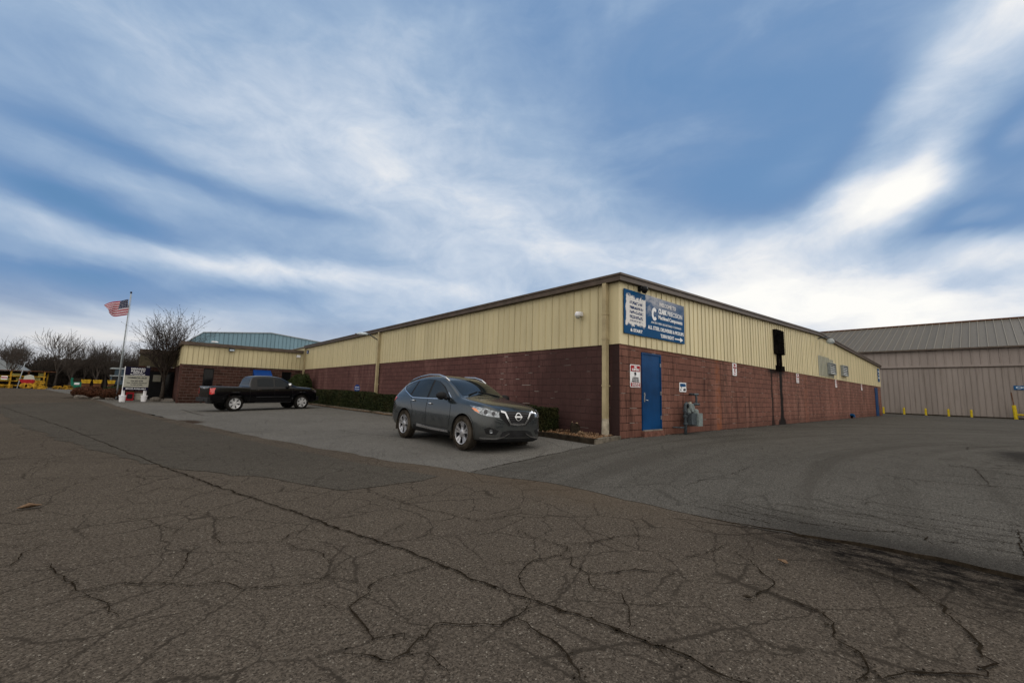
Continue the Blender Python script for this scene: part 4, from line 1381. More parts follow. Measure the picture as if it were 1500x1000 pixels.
# ------------------------------------------------------------------ vehicles
def loft_body(name, st, parent, mats, cuts=None, wells=None, sub=3, crease_bottom=True):
    """st rows: x, zb, w, zs, ys, zr, yr, zt -> smooth closed body; returns (object, bvh)"""
    rings = []
    for (x, zb, w, zs, ys, zr, yr, zt) in st:
        h = zs - zb
        half = [(0, zb), (w * 0.70, zb), (w * 0.93, zb + 0.02), (w * 0.985, zb + 0.10 * h + 0.03), (w, zb + 0.36 * h), (w * 0.998, zb + 0.66 * h), (w * 0.975, zb + 0.88 * h),
                (ys, zs), (ys * 0.55 + yr * 0.45, zs * 0.52 + zr * 0.48), (yr * 1.01, zr - (zr - zs) * 0.06), (yr * 0.93, zr + (zt - zr) * 0.35), (yr * 0.55, zr + (zt - zr) * 0.85), (0, zt)]
        ring = [(y, z) for y, z in half] + [(-y, z) for y, z in half[-2:0:-1]]
        rings.append([(x, y, z) for y, z in ring])
    n = len(rings[0])
    mb = MB()
    for r_ in rings:
        mb.v += r_
    for i in range(len(rings) - 1):
        for k in range(n):
            k2 = (k + 1) % n
            mb.face((i * n + k, i * n + k2, (i + 1) * n + k2, (i + 1) * n + k))
    mb.face(list(range(n))[::-1])
    mb.face([(len(rings) - 1) * n + k for k in range(n)])
    o = mb.build(name, mats[0], parent, smooth=True)
    md = o.modifiers.new('s', 'SUBSURF')
    md.levels = md.render_levels = sub
    cutters = []
    for (kind, args) in (cuts or []):
        cm = MB()
        if kind == 'cyl':
            (cx, cy0, cy1, cz, r_) = args
            cm.lathe([(0.001, cy0), (r_, cy0), (r_, cy1), (0.001, cy1)], 'y', 40, (cx, 0, cz))
        else:
            cm.box(*args)
        c = cm.build('cut', mats[0], None)
        bo = o.modifiers.new('b', 'BOOLEAN')
        bo.operation = 'DIFFERENCE'
        bo.solver = 'EXACT'
        bo.object = c
        cutters.append(c)
    dg = bpy.context.evaluated_depsgraph_get()
    me = bpy.data.meshes.new_from_object(o.evaluated_get(dg))
    o.modifiers.clear()
    o.data = me
    for c in cutters:
        bpy.data.objects.remove(c)
    me.materials.clear()
    for m in mats:
        me.materials.append(MATS[m])
    for p in me.polygons:
        p.material_index = 0
        c = p.center
        for (wx, wz, wr) in (wells or []):
            if math.hypot(c.x - wx, c.z - wz) < wr - 0.004 and abs(p.normal.y) < 0.3 or (math.hypot(c.x - wx, c.z - wz) < wr - 0.01 and abs(c.y) < 0.75):
                p.material_index = 1
        if p.normal.z < -0.7 and c.z < 0.45:
            p.material_index = 1
        p.use_smooth = True
    bm = bmesh.new()
    bm.from_mesh(me)
    bvh = BVHTree.FromBMesh(bm)
    bm.free()
    try:
        me.set_sharp_from_angle(angle=R(38))
    except Exception:
        pass
    return o, bvh


def drape(name, mat, poly, mode, bvh, parent, off=0.006, cell=0.06, yaw=0.0, thick=0.012, rim=None, smooth=True, flip=False):
    """project a flat outline onto the body. mode 'side': poly (x,z) from +y/-y ; 'top': (x,y) ; 'yaw': (u,z) seen from heading yaw"""
    bm = bmesh.new()
    vs = [bm.verts.new((a, b_, 0)) for a, b_ in poly]
    f = bm.faces.new(vs)
    bmesh.ops.triangulate(bm, faces=[f])
    xs_ = [p[0] for p in poly]
    ys_ = [p[1] for p in poly]
    for ax, lo, hi in ((0, min(xs_), max(xs_)), (1, min(ys_), max(ys_))):
        v = lo + cell * 0.63
        while v < hi:
            co = (v, 0, 0) if ax == 0 else (0, v, 0)
            no = (1, 0, 0) if ax == 0 else (0, 1, 0)
            bmesh.ops.bisect_plane(bm, geom=bm.verts[:] + bm.edges[:] + bm.faces[:], plane_co=co, plane_no=no)
            v += cell
    dead = []
    for v in bm.verts:
        a, b_ = v.co.x, v.co.y
        if mode == 'right':
            o, dr = Vector((a, -3, b_)), Vector((0, 1, 0))
        elif mode == 'left':
            o, dr = Vector((a, 3, b_)), Vector((0, -1, 0))
        elif mode == 'top':
            o, dr = Vector((a, b_, 4)), Vector((0, 0, -1))
        else:
            dirv = Vector((math.cos(yaw), math.sin(yaw), 0))
            lat = Vector((-math.sin(yaw), math.cos(yaw), 0))
            o, dr = dirv * 5 + lat * a + Vector((0, 0, b_)), -dirv
        hit, nrm, _, _ = bvh.ray_cast(o, dr)
        if hit is None:
            hit, nrm, _, _ = bvh.find_nearest(o + dr * 3)
        if nrm.dot(dr) > 0:
            nrm = -nrm
        v.co = hit + nrm * off
    bmesh.ops.recalc_face_normals(bm, faces=bm.faces)
    c = sum((f.normal.dot(-dr) for f in bm.faces), 0.0)
    if c < 0:
        bmesh.ops.reverse_faces(bm, faces=bm.faces)
    # give it thickness
    r_ = bmesh.ops.solidify(bm, geom=bm.faces[:], thickness=thick)
    me = bpy.data.meshes.new(name)
    bm.to_mesh(me)
    bm.free()
    me.materials.append(MATS[mat])
    if smooth:
        me.polygons.foreach_set('use_smooth', [True] * len(me.polygons))
        try:
            me.set_sharp_from_angle(angle=R(40))
        except Exception:
            pass
    ob = bpy.data.objects.new(name, me)
    COL.objects.link(ob)
    ob.parent = parent
    return ob


def ring_strip(poly, w):
    """closed outline polygon -> thin band polygon following it (open at start)"""
    n = len(poly)
    cx = sum(p[0] for p in poly) / n
    cy = sum(p[1] for p in poly) / n
    out = []
    inn = []
    for i in range(n):
        p0, p1, p2 = poly[i - 1], poly[i], poly[(i + 1) % n]
        d1 = Vector((p1[0] - p0[0], p1[1] - p0[1])).normalized()
        d2 = Vector((p2[0] - p1[0], p2[1] - p1[1])).normalized()
        t = (d1 + d2).normalized()
        nn = Vector((-t.y, t.x))
        if (Vector((cx, cy)) - Vector(p1)).dot(nn) < 0:
            nn = -nn
        inn.append((p1[0] + nn.x * w, p1[1] + nn.y * w))
        out.append(p1)
    return out, inn


def line_poly(pts, w):
    """thin band along a polyline"""
    a, b_ = [], []
    for i, p in enumerate(pts):
        q0, q1 = pts[max(0, i - 1)], pts[min(len(pts) - 1, i + 1)]
        d_ = Vector((q1[0] - q0[0], q1[1] - q0[1])).normalized()
        n_ = Vector((-d_.y, d_.x)) * w * 0.5
        a.append((p[0] + n_.x, p[1] + n_.y))
        b_.append((p[0] - n_.x, p[1] - n_.y))
    return a + b_[::-1]


def make_wheel(parent, x, y, z, r, w, rr, side, style, tyre='muddy_rubber'):
    """side -1: outer face towards -y"""
    s_ = side
    wh = bpy.data.objects.new('wheel', None)
    COL.objects.link(wh)
    wh.parent = parent
    wh.location = (x, y, z)
    mb = MB().mat(tyre)
    hw = w / 2
    prof = [(rr, -hw * 0.86), (rr + 0.02, -hw * 0.97), ((rr + r) / 2, -hw), (r - 0.035, -hw * 0.93), (r - 0.008, -hw * 0.74), (r, -hw * 0.4), (r, hw * 0.4), (r - 0.008, hw * 0.74), (r - 0.035, hw * 0.93),
            ((rr + r) / 2, hw), (rr + 0.02, hw * 0.97), (rr, hw * 0.86)]
    mb.lathe(prof, 'y', 48, (0, 0, 0), closed=True)
    # tread blocks
    for k in range(36):
        a = 2 * math.pi * k / 36
        for j, yy in enumerate((-0.33, 0.0, 0.33)):
            aa = a + j * 0.06
            c = Vector((math.cos(aa) * (r + 0.002), yy * w, math.sin(aa) * (r + 0.002)))
            m = Matrix.Rotation(-aa, 3, 'Y')
            n0 = len(mb.v)
            mb.box(-0.006, 0.006, -w * 0.12, w * 0.12, -0.020, 0.020)
            for i in range(n0, len(mb.v)):
                mb.v[i] = tuple(m @ Vector(mb.v[i]) + c)
    tob = mb.build('tyre', None, None, smooth=True)
    tob.parent = wh
    try:
        tob.data.set_sharp_from_angle(angle=R(35))
    except Exception:
        pass
    mb = MB()
    yo = s_ * hw
    mb.mat('alloy_dark').lathe([(rr * 1.0, yo * 0.85), (rr * 0.96, yo * 0.2), (rr * 0.5, yo * 0.1), (0.001, yo * 0.1)], 'y', 40)
    mb.mat('alloy' if style != 'chrome' else 'rim_bright').lathe([(rr * 1.03, yo * 0.86), (rr * 1.02, yo * 0.98), (rr * 0.965, yo * 0.96), (rr * 0.94, yo * 0.70)], 'y', 40)
    nsp = 5 if style != 'chrome' else 6
    met = 'alloy' if style != 'chrome' else 'rim_bright'
    for k in range(nsp):
        a0 = 2 * math.pi * (k + 0.25) / nsp
        for da in ((-0.17, 0.17) if nsp == 5 else (-0.15, 0.15)):
            pts = []
            for (rad, ang, wd, yy) in ((0.055, da * 2.2, 0.022, 0.80), (rr * 0.5, da * 1.15, 0.022, 0.78), (rr * 0.97, da * 1.25, 0.034, 0.90)):
                pts.append((rad, a0 + ang, wd, yo * yy))
            mb.mat(met)
            base = len(mb.v)
            for (rad, ang, wd, yy) in pts:
                c = Vector((math.cos(ang) * rad, 0, math.sin(ang) * rad))
                tn = Vector((-math.sin(a0), 0, math.cos(a0))) * wd
                mb.v += [tuple(c - tn + Vector((0, yy, 0))), tuple(c + tn + Vector((0, yy, 0))), tuple(c + tn * 1.2 + Vector((0, yy - s_ * 0.03, 0))), tuple(c - tn * 1.2 + Vector((0, yy - s_ * 0.03, 0)))]
            for i in range(2):
                b_ = base + 4 * i
                for q in range(4):
                    q2 = (q + 1) % 4
                    mb.face((b_ + q, b_ + q2, b_ + 4 + q2, b_ + 4 + q))
    mb.mat(met).lathe([(0.075, yo * 0.70), (0.07, yo * 0.84), (0.03, yo * 0.88), (0.001, yo * 0.88)], 'y', 20)
    rob = mb.build('rim', None, None)
    rob.parent = wh
    return wh


def add_seams(name, polys, bvh, parent, modes, w=0.010, off=0.0035):
    """dark shut lines"""
    for m_ in modes:
        for pl in polys:
            drape(name, 'black_trim', line_poly(pl, w), m_, bvh, parent, off=off, cell=0.07, thick=0.006)


def mirror(mb_fn, *a):
    pass


# ---- grey crossover ----------------------------------------------------------
suv = thing('parked_car', (0, 0, 0), 'dark grey crossover with silver roof rails parked nose out by the hedge', 'car')
ST = [(2.31, 0.31, 0.54, 0.69, 0.53, 0.78, 0.46, 0.83),
      (2.275, 0.25, 0.73, 0.775, 0.71, 0.87, 0.60, 0.905),
      (2.17, 0.21, 0.855, 0.855, 0.82, 0.955, 0.71, 0.99),
      (1.95, 0.20, 0.915, 0.915, 0.872, 1.015, 0.77, 1.055),
      (1.52, 0.21, 0.935, 0.970, 0.885, 1.068, 0.79, 1.118),
      (1.20, 0.22, 0.938, 1.005, 0.890, 1.105, 0.79, 1.165),
      (1.00, 0.22, 0.936, 1.020, 0.890, 1.150, 0.775, 1.215),
      (0.62, 0.22, 0.934, 1.030, 0.890, 1.375, 0.73, 1.430),
      (0.20, 0.22, 0.934, 1.040, 0.890, 1.575, 0.685, 1.625),
      (-0.15, 0.22, 0.934, 1.050, 0.890, 1.640, 0.672, 1.695),
      (-0.60, 0.22, 0.934, 1.065, 0.890, 1.655, 0.668, 1.712),
      (-1.10, 0.22, 0.936, 1.095, 0.885, 1.622, 0.655, 1.682),
      (-1.60, 0.24, 0.938, 1.140, 0.872, 1.552, 0.635, 1.618),
      (-1.98, 0.28, 0.925, 1.155, 0.850, 1.450, 0.620, 1.520),
      (-2.14, 0.31, 0.905, 1.140, 0.825, 1.30, 0.655, 1.36),
      (-2.32, 0.36, 0.850, 1.020, 0.780, 1.090, 0.665, 1.130),
      (-2.40, 0.42, 0.760, 0.850, 0.700, 0.890, 0.580, 0.905)]
FX, RX, WZ, WR = 1.44, -1.385, 0.365, 0.425
NYK = 0.95


def NX(x_):
    return x_ if x_ < 1.6 else 1.6 + (x_ - 1.6) * 0.86


cuts = []
for wx in (FX, RX):
    cuts += [('cyl', (wx, 0.62, 1.1, WZ, WR)), ('cyl', (wx, -1.1, -0.62, WZ, WR))]
body, bv = loft_body('body', ST, suv, ['gunmetal_paint', 'black_trim'], cuts, [(FX, WZ, WR + 0.01), (RX, WZ, WR + 0.01)])
# glass
f_win = [(0.72, 1.105), (0.30, 1.385), (0.02, 1.505), (-0.19, 1.545), (-0.215, 1.095)]
r_win = [(-0.31, 1.095), (-0.285, 1.555), (-0.62, 1.572), (-1.04, 1.545), (-1.15, 1.15), (-1.08, 1.105)]
q_win = [(-1.24, 1.175), (-1.13, 1.515), (-1.42, 1.472), (-1.76, 1.385), (-1.60, 1.27)]
all_win = [(0.80, 1.085), (0.33, 1.40), (0.03, 1.515), (-0.22, 1.560), (-0.62, 1.588), (-1.08, 1.548), (-1.45, 1.497), (-1.86, 1.395), (-1.66, 1.26), (-1.22, 1.13), (-1.05, 1.085)]
for md in ('right', 'left'):
    drape('window_surround', 'black_trim', all_win, md, bv, suv, off=0.003, cell=0.06)
    drape('window', 'car_glass', f_win, md, bv, suv, off=0.008)
    drape('window', 'car_glass', r_win, md, bv, suv, off=0.008)
    drape('window', 'car_glass', q_win, md, bv, suv, off=0.008)
    belt = [(0.80, 1.080), (0.2, 1.082), (-0.5, 1.080), (-1.05, 1.082), (-1.22, 1.125), (-1.45, 1.20), (-1.66, 1.262), (-1.88, 1.40)]
    drape('chrome_strip', 'chrome', line_poly(belt, 0.022), md, bv, suv, off=0.012)
    drape('chrome_strip', 'chrome', line_poly([(0.84, 1.09), (0.72, 1.17), (0.60, 1.245)], 0.016), md, bv, suv, off=0.012)
    rail = [(0.33, 1.475), (-0.02, 1.615), (-0.4, 1.662)]
    add_seams('panel_gap', [[(0.86, 1.06), (0.90, 0.75), (0.86, 0.42)], [(-0.255, 1.06), (-0.25, 0.70), (-0.22, 0.42)], [(-1.13, 1.09), (-1.10, 0.95), (-0.98, 0.78), (-0.94, 0.55)], [(0.86, 0.42), (-0.22, 0.42), (-0.92, 0.44)]], bv, suv, (md,))
    for hx, hz in ((-0.08, 0.955), (-0.98, 1.005)):
        s_ = -1 if md == 'right' else 1
        hit = bv.ray_cast(Vector((hx, 3 * s_, hz)), Vector((0, -s_, 0)))[0]
        mb = MB().mat('chrome')
        y0 = hit.y
        mb.tube([(hx + 0.09, y0, hz), (hx + 0.075, y0 + s_ * 0.035, hz), (hx - 0.075, y0 + s_ * 0.035, hz + 0.006), (hx - 0.09, y0, hz + 0.006)], [0.014, 0.016, 0.016, 0.014], 8)
        mb.build('door_handle', None, suv, smooth=True)
    # sill moulding: black with satin strip
    drape('sill_trim', 'black_trim', [(0.93, 0.22), (0.93, 0.35), (0.4, 0.36), (-0.3, 0.37), (-0.85, 0.40), (-0.88, 0.24)], md, bv, suv, off=0.014)
    drape('chrome_strip', 'alloy', [(0.86, 0.33), (0.86, 0.375), (0.1, 0.385), (-0.62, 0.43), (-0.66, 0.36), (0.1, 0.335)], md, bv, suv, off=0.030)
    for wx in (FX, RX):
        arch = []
        for k in range(25):
            a = R(-12 + 204 * k / 24)
            arch.append((wx + math.cos(a) * (WR + 0.012), WZ + math.sin(a) * (WR + 0.012)))
        arch = [p for p in arch if p[1] > 0.25]
        drape('arch_lip', 'gunmetal_paint', line_poly(arch, 0.022), md, bv, suv, off=0.012, cell=0.2)
        s_ = -1 if md == 'right' else 1
        mb = MB().mat('muddy_rubber')
        mb.box(wx - WR - 0.035, wx - WR - 0.015, s_ * 0.74, s_ * 0.935, 0.19, 0.46)
        mb.build('mud_flap', None, suv)
    # mirror
    s_ = -1 if md == 'right' else 1
    mb = MB().mat('black_trim')
    mb.tube([(0.70, s_ * 0.90, 1.10), (0.66, s_ * 1.0, 1.13)], [0.05, 0.04], 8)
    mb.build('mirror_arm', None, suv, smooth=True)
    mb = MB().mat('black_trim')
    mb.v, prof = [], []
    mb.tube([(0.73, s_ * 1.03, 1.165), (0.70, s_ * 1.03, 1.165), (0.62, s_ * 1.03, 1.165), (0.58, s_ * 1.03, 1.165)], [0.04, 0.085, 0.10, 0.095], 16)
    mb.v = [(x, s_ * 1.03 + (y - s_ * 1.03) * 1.35, z) for x, y, z in mb.v]
    mb.build('mirror', None, suv, smooth=True)
    # roof rail
    mb = MB().mat('chrome')
    pts = []
    for x, up in ((0.30, 0.0), (0.12, 0.035), (-0.2, 0.05), (-0.7, 0.055), (-1.2, 0.05), (-1.6, 0.035), (-1.82, 0.0)):
        h_ = bv.ray_cast(Vector((x, s_ * 0.60, 4)), Vector((0, 0, -1)))[0]
        pts.append((x, s_ * 0.60, h_.z + up))
    mb.tube(pts, 0.020, 8)
    mb.build('roof_rail', None, suv, smooth=True)
    # rear lamp
    drape('tail_lamp', 'lamp_red', [(-1.98, 1.06), (-2.22, 1.10), (-2.40, 1.02), (-2.40, 0.92), (-2.15, 0.97)], md, bv, suv, off=0.010)
    # lamps on the front corner, outlines given as points near the surface
    def corner(nm, mt, pts3, yawdeg, off, cell=0.06):
        yw_ = R(-yawdeg) * (1 if md == 'right' else -1)
        lx_, ly_ = -math.sin(yw_), math.cos(yw_)
        return drape(nm, mt, [(NX(x_) * lx_ + s_ * abs(y_) * NYK * ly_, z_) for x_, y_, z_ in pts3], 'yaw', bv, suv, off=off, yaw=yw_, cell=cell)

    hp = [(1.60, 0.93, 0.985), (1.92, 0.90, 0.955), (2.16, 0.78, 0.925), (2.34, 0.54, 0.86), (2.37, 0.54, 0.755), (2.27, 0.76, 0.765), (2.08, 0.88, 0.80), (1.84, 0.92, 0.865), (1.76, 0.925, 0.93)]
    corner('headlight', 'lamp_clear', hp, 48, 0.010)
    corner('indicator', 'lamp_amber', [(1.73, 0.93, 0.925), (1.90, 0.905, 0.915), (2.05, 0.885, 0.825), (1.86, 0.92, 0.868)], 48, 0.018)
    for (x_, y_, z_, rr_) in ((2.17, 0.80, 0.852, 0.046), (2.29, 0.66, 0.825, 0.040)):
        yq = R(-48)
        corner('lamp_lens', 'alloy_dark', [(x_ + rr_ * math.cos(2 * math.pi * q / 12) * 0.743, y_ - rr_ * math.cos(2 * math.pi * q / 12) * 0.669, z_ + rr_ * math.sin(2 * math.pi * q / 12)) for q in range(12)], 48, 0.017, 0.3)
    corner('fog_lamp_pocket', 'black_trim', [(2.38, 0.56, 0.475), (2.27, 0.78, 0.545), (2.20, 0.87, 0.50), (2.25, 0.84, 0.40), (2.36, 0.62, 0.385)], 30, 0.006)
    corner('fog_lamp', 'lamp_clear', [(2.31 + 0.02 * math.cos(2 * math.pi * q / 12), 0.74 - 0.035 * math.cos(2 * math.pi * q / 12), 0.46 + 0.04 * math.sin(2 * math.pi * q / 12)) for q in range(12)], 30, 0.016, 0.3)
    corner('chrome_strip', 'chrome', [(2.42, 0.26, 0.425), (2.41, 0.42, 0.355), (2.34, 0.62, 0.322), (2.10, 0.90, 0.322), (2.10, 0.90, 0.296), (2.34, 0.62, 0.296), (2.41, 0.44, 0.325), (2.42, 0.27, 0.400)], 24, 0.020)
# windscreen, rear glass, hood lines
drape('windscreen', 'car_glass', [(1.02, -0.66), (0.30, -0.575), (0.26, 0), (0.30, 0.575), (1.02, 0.66), (1.06, 0.0)], 'top', bv, suv, off=0.006)
drape('sunroof', 'car_glass', [(0.02, -0.46), (-1.1, -0.45), (-1.1, 0.45), (0.02, 0.46)], 'top', bv, suv, off=0.005)
drape('rear_window', 'car_glass', [(-1.98, -0.5), (-2.2, -0.55), (-2.2, 0.55), (-1.98, 0.5)], 'top', bv, suv, off=0.005)
for s_ in (-1, 1):
    drape('panel_gap', 'black_trim', line_poly([(1.05, s_ * 0.71), (1.5, s_ * 0.725), (1.9, s_ * 0.67), (2.1, s_ * 0.56)], 0.009), 'top', bv, suv, off=0.003, thick=0.006)
    mb = MB().mat('black_trim')
    h_ = bv.ray_cast(Vector((1.04, s_ * 0.5, 4)), Vector((0, 0, -1)))[0]
    h2 = bv.ray_cast(Vector((0.88, s_ * 0.02 - 0.1, 4)), Vector((0, 0, -1)))[0]
    mb.tube([h_ + Vector((0, 0, 0.02)), h2 + Vector((0, 0, 0.02))], 0.011, 6)
    mb.build('wiper', None, suv)
# grille, V strip, badge, lower intake
drape('grille', 'black_trim', [(-0.56, 0.84), (-0.28, 0.885), (0.0, 0.89), (0.28, 0.885), (0.56, 0.84), (0.50, 0.74), (0.27, 0.575), (-0.27, 0.575), (-0.50, 0.74)], 'yaw', bv, suv, off=0.004, yaw=0)
vs_ = [(-0.50, 0.875), (-0.39, 0.855), (-0.30, 0.71), (-0.22, 0.615), (0.0, 0.597), (0.22, 0.615), (0.30, 0.71), (0.39, 0.855), (0.50, 0.875)]
drape('grille_strip', 'chrome', line_poly(vs_, 0.042), 'yaw', bv, suv, off=0.022, yaw=0)
ring = [(0.085 * math.cos(2 * math.pi * q / 24), 0.770 + 0.078 * math.sin(2 * math.pi * q / 24)) for q in range(25)]
drape('badge', 'chrome', line_poly(ring, 0.020), 'yaw', bv, suv, off=0.030, yaw=0)
drape('badge', 'chrome', [(-0.115, 0.754), (0.115, 0.754), (0.115, 0.786), (-0.115, 0.786)], 'yaw', bv, suv, off=0.034, yaw=0)
drape('lower_intake', 'black_trim', [(-0.44, 0.44), (-0.3, 0.475), (0.3, 0.475), (0.44, 0.44), (0.52, 0.33), (-0.52, 0.33)], 'yaw', bv, suv, off=0.006, yaw=0)
drape('front_skirt', 'black_trim', [(-0.78, 0.305), (0.78, 0.305), (0.78, 0.225), (-0.78, 0.225)], 'yaw', bv, suv, off=0.018, yaw=0)
for i in range(5):
    z = 0.64 + i * 0.048
    hw_ = 0.16 + i * 0.045
    drape('grille_bar', 'alloy_dark', [(-hw_, z), (hw_, z), (hw_, z + 0.012), (-hw_, z + 0.012)], 'yaw', bv, suv, off=0.010, yaw=0)
mb = MB().mat('black_trim')
mb.box(-1.9, 2.0, -0.62, 0.62, 0.20, 0.42)
mb.build('underbody', None, suv)
for wx in (FX, RX):
    for s_ in (-1, 1):
        make_wheel(suv, wx, s_ * 0.83, 0.365, 0.365, 0.235, 0.245, s_, 'alloy')
suv.location = (6.13, 7.66 + FX * 0.965, 0.085)
suv.scale = (0.965, 0.935, 0.975)
suv.rotation_euler = (R(-1.6), 0, R(-90))

# ---- black pickup --------------------------------------------------------------
tru = thing('pickup_truck', (0, 0, 0), 'black crew cab pickup with chrome wheels and red tail lamp parked nose to the hedge', 'pickup')
TS = [(2.78, 0.52, 0.70, 0.98, 0.62, 1.02, 0.50, 1.04),
      (2.72, 0.42, 0.86, 1.06, 0.80, 1.13, 0.66, 1.15),
      (2.55, 0.38, 0.94, 1.13, 0.88, 1.20, 0.72, 1.23),
      (2.10, 0.38, 0.965, 1.16, 0.90, 1.24, 0.76, 1.28),
      (1.62, 0.38, 0.965, 1.19, 0.905, 1.26, 0.78, 1.31),
      (1.45, 0.38, 0.962, 1.20, 0.905, 1.30, 0.77, 1.35),
      (1.05, 0.38, 0.960, 1.21, 0.905, 1.56, 0.72, 1.61),
      (0.70, 0.38, 0.960, 1.21, 0.905, 1.74, 0.685, 1.79),
      (0.40, 0.38, 0.960, 1.215, 0.905, 1.805, 0.67, 1.86),
      (-0.20, 0.38, 0.960, 1.22, 0.905, 1.825, 0.665, 1.88),
      (-0.72, 0.38, 0.960, 1.22, 0.905, 1.80, 0.665, 1.85),
      (-0.86, 0.38, 0.960, 1.22, 0.905, 1.74, 0.66, 1.79),
      (-0.955, 0.38, 0.960, 1.22, 0.905, 1.44, 0.68, 1.46),
      (-0.99, 0.38, 0.960, 1.22, 0.905, 1.26, 0.70, 1.27),
      (-1.03, 0.38, 0.960, 1.225, 0.92, 1.245, 0.80, 1.245),
      (-1.8, 0.40, 0.965, 1.245, 0.93, 1.26, 0.82, 1.26),
      (-2.60, 0.48, 0.960, 1.255, 0.925, 1.275, 0.82, 1.275),
      (-2.80, 0.52, 0.940, 1.255, 0.91, 1.275, 0.80, 1.275),
      (-2.84, 0.60, 0.900, 1.23, 0.88, 1.25, 0.78, 1.25)]
TFX, TRX, TWZ, TWR = 1.80, -1.70, 0.40, 0.50
cuts = []
for wx in (TFX, TRX):
    cuts += [('cyl', (wx, 0.60, 1.1, TWZ + 0.02, TWR)), ('cyl', (wx, -1.1, -0.60, TWZ + 0.02, TWR))]
cuts += [('box', (-2.72, -1.08, -0.76, 0.76, 0.75, 1.5))]
tb, tv = loft_body('body', TS, tru, ['black_paint', 'black_trim'], cuts, [(TFX, TWZ + 0.02, TWR + 0.01), (TRX, TWZ + 0.02, TWR + 0.01)])
for md in ('right', 'left'):
    s_ = -1 if md == 'right' else 1
    drape('window', 'truck_glass', [(1.12, 1.275), (0.86, 1.50), (0.60, 1.655), (0.30, 1.70), (0.29, 1.265)], md, tv, tru, off=0.007)
    drape('window', 'truck_glass', [(0.20, 1.265), (0.20, 1.70), (-0.35, 1.71), (-0.62, 1.66), (-0.64, 1.275)], md, tv, tru, off=0.007)
    add_seams('panel_gap', [[(1.22, 1.2), (1.24, 0.8), (1.18, 0.5)], [(0.245, 1.25), (0.245, 0.5)], [(-0.70, 1.25), (-0.72, 0.9), (-0.66, 0.5)], [(1.18, 0.5), (-0.66, 0.5)], [(-1.0, 1.22), (-1.0, 0.45)]], tv, tru, (md,))
    for hx in (0.36, -0.56):
        hit = tv.ray_cast(Vector((hx, 3 * s_, 1.09)), Vector((0, -s_, 0)))[0]
        mb = MB().mat('chrome')
        mb.obox((hx, hit.y + s_ * 0.025, 1.09), (0.20, 0.03, 0.04))
        mb.build('door_handle', None, tru)
    drape('body_moulding', 'alloy_dark', [(1.10, 0.71), (1.10, 0.74), (-0.68, 0.74), (-0.68, 0.71)], md, tv, tru, off=0.014)
    for wx in (TFX, TRX):
        arch = []
        for k in range(25):
            a = R(-8 + 196 * k / 24)
            rr_ = TWR + 0.045
            arch.append((wx + max(-0.92, min(0.92, math.cos(a) * 1.15)) * rr_, TWZ + 0.02 + min(0.90, math.sin(a)) * rr_))
        drape('wheel_flare', 'black_paint', line_poly(arch, 0.085), md, tv, tru, off=0.030, cell=0.25, thick=0.03)
    mb = MB().mat('chrome')
    mb.tube([(1.05, s_ * 1.02, 1.36), (1.0, s_ * 1.10, 1.36)], [0.09, 0.11], 12)
    mb.v = [(x, y, 1.36 + (z - 1.36) * 1.1) for x, y, z in mb.v]
    mb.build('mirror', None, tru, smooth=True)
    MB().mat('black_trim').tube([(1.04, s_ * 0.90, 1.27), (1.02, s_ * 1.04, 1.30)], 0.025, 8).build('mirror_arm', None, tru)
    # tail lamp wraps the rear corner
    drape('tail_lamp', 'lamp_red', [(-2.79, 1.17), (-2.62, 1.19), (-2.66, 1.08), (-2.67, 0.90), (-2.79, 0.86)], md, tv, tru, off=0.012)
    drape('tail_lamp', 'lamp_red', [(-s_ * -0.80, 1.17) if False else (s_ * 0.0, 0)] * 0 or [(s_ * -0.78, 1.17), (s_ * -0.92, 1.17), (s_ * -0.92, 0.87), (s_ * -0.80, 0.87)], 'yaw', tv, tru, off=0.012, yaw=math.pi)
    yw = R(-25) if md == 'right' else R(25)
    lx_, ly_ = -math.sin(R(-40) * -s_), math.cos(R(40))
    drape('headlight', 'lamp_clear', [(x_ * lx_ + s_ * y_ * ly_, z_) for x_, y_, z_ in ((2.45, 0.94, 1.08), (2.72, 0.66, 1.08), (2.74, 0.64, 0.92), (2.62, 0.86, 0.93))], 'yaw', tv, tru, off=0.01, yaw=R(-40) * -s_)
    MB().mat('black_trim').box(-0.75, 1.15, s_ * 0.80, s_ * 0.97, 0.40, 0.46).build('running_board', None, tru)
drape('windscreen', 'truck_glass', [(1.45, -0.70), (0.76, -0.62), (0.74, 0.62), (1.45, 0.70)], 'top', tv, tru, off=0.006)
drape('rear_window', 'truck_glass', [(-0.52, 1.36), (0.52, 1.36), (0.50, 1.68), (-0.50, 1.68)], 'yaw', tv, tru, off=0.006, yaw=math.pi)
drape('grille', 'black_trim', [(-0.50, 1.02), (0.50, 1.02), (0.46, 0.66), (-0.46, 0.66)], 'yaw', tv, tru, off=0.010, yaw=0)
drape('tailgate', 'black_paint', [(-0.74, 1.23), (0.74, 1.23), (0.74, 0.74), (-0.74, 0.74)], 'yaw', tv, tru, off=0.014, yaw=math.pi)
drape('tailgate_handle', 'chrome', [(-0.12, 1.20), (0.12, 1.20), (0.12, 1.13), (-0.12, 1.13)], 'yaw', tv, tru, off=0.022, yaw=math.pi)
mb = MB().mat('black_trim')
mb.box(-2.93, -2.80, -0.90, 0.90, 0.50, 0.70)
mb.box(-2.96, -2.931, -0.40, 0.40, 0.53, 0.60)
mb.tube([(-2.90, 0, 0.45), (-2.98, 0, 0.45)], 0.04, 8)
mb.build('rear_bumper', None, tru)
MB().mat('black_trim').box(2.70, 2.86, -0.86, 0.86, 0.50, 0.74).build('front_bumper', None, tru)
MB().mat('black_trim').box(-2.6, 2.5, -0.5, 0.5, 0.38, 0.55).build('underbody', None, tru)
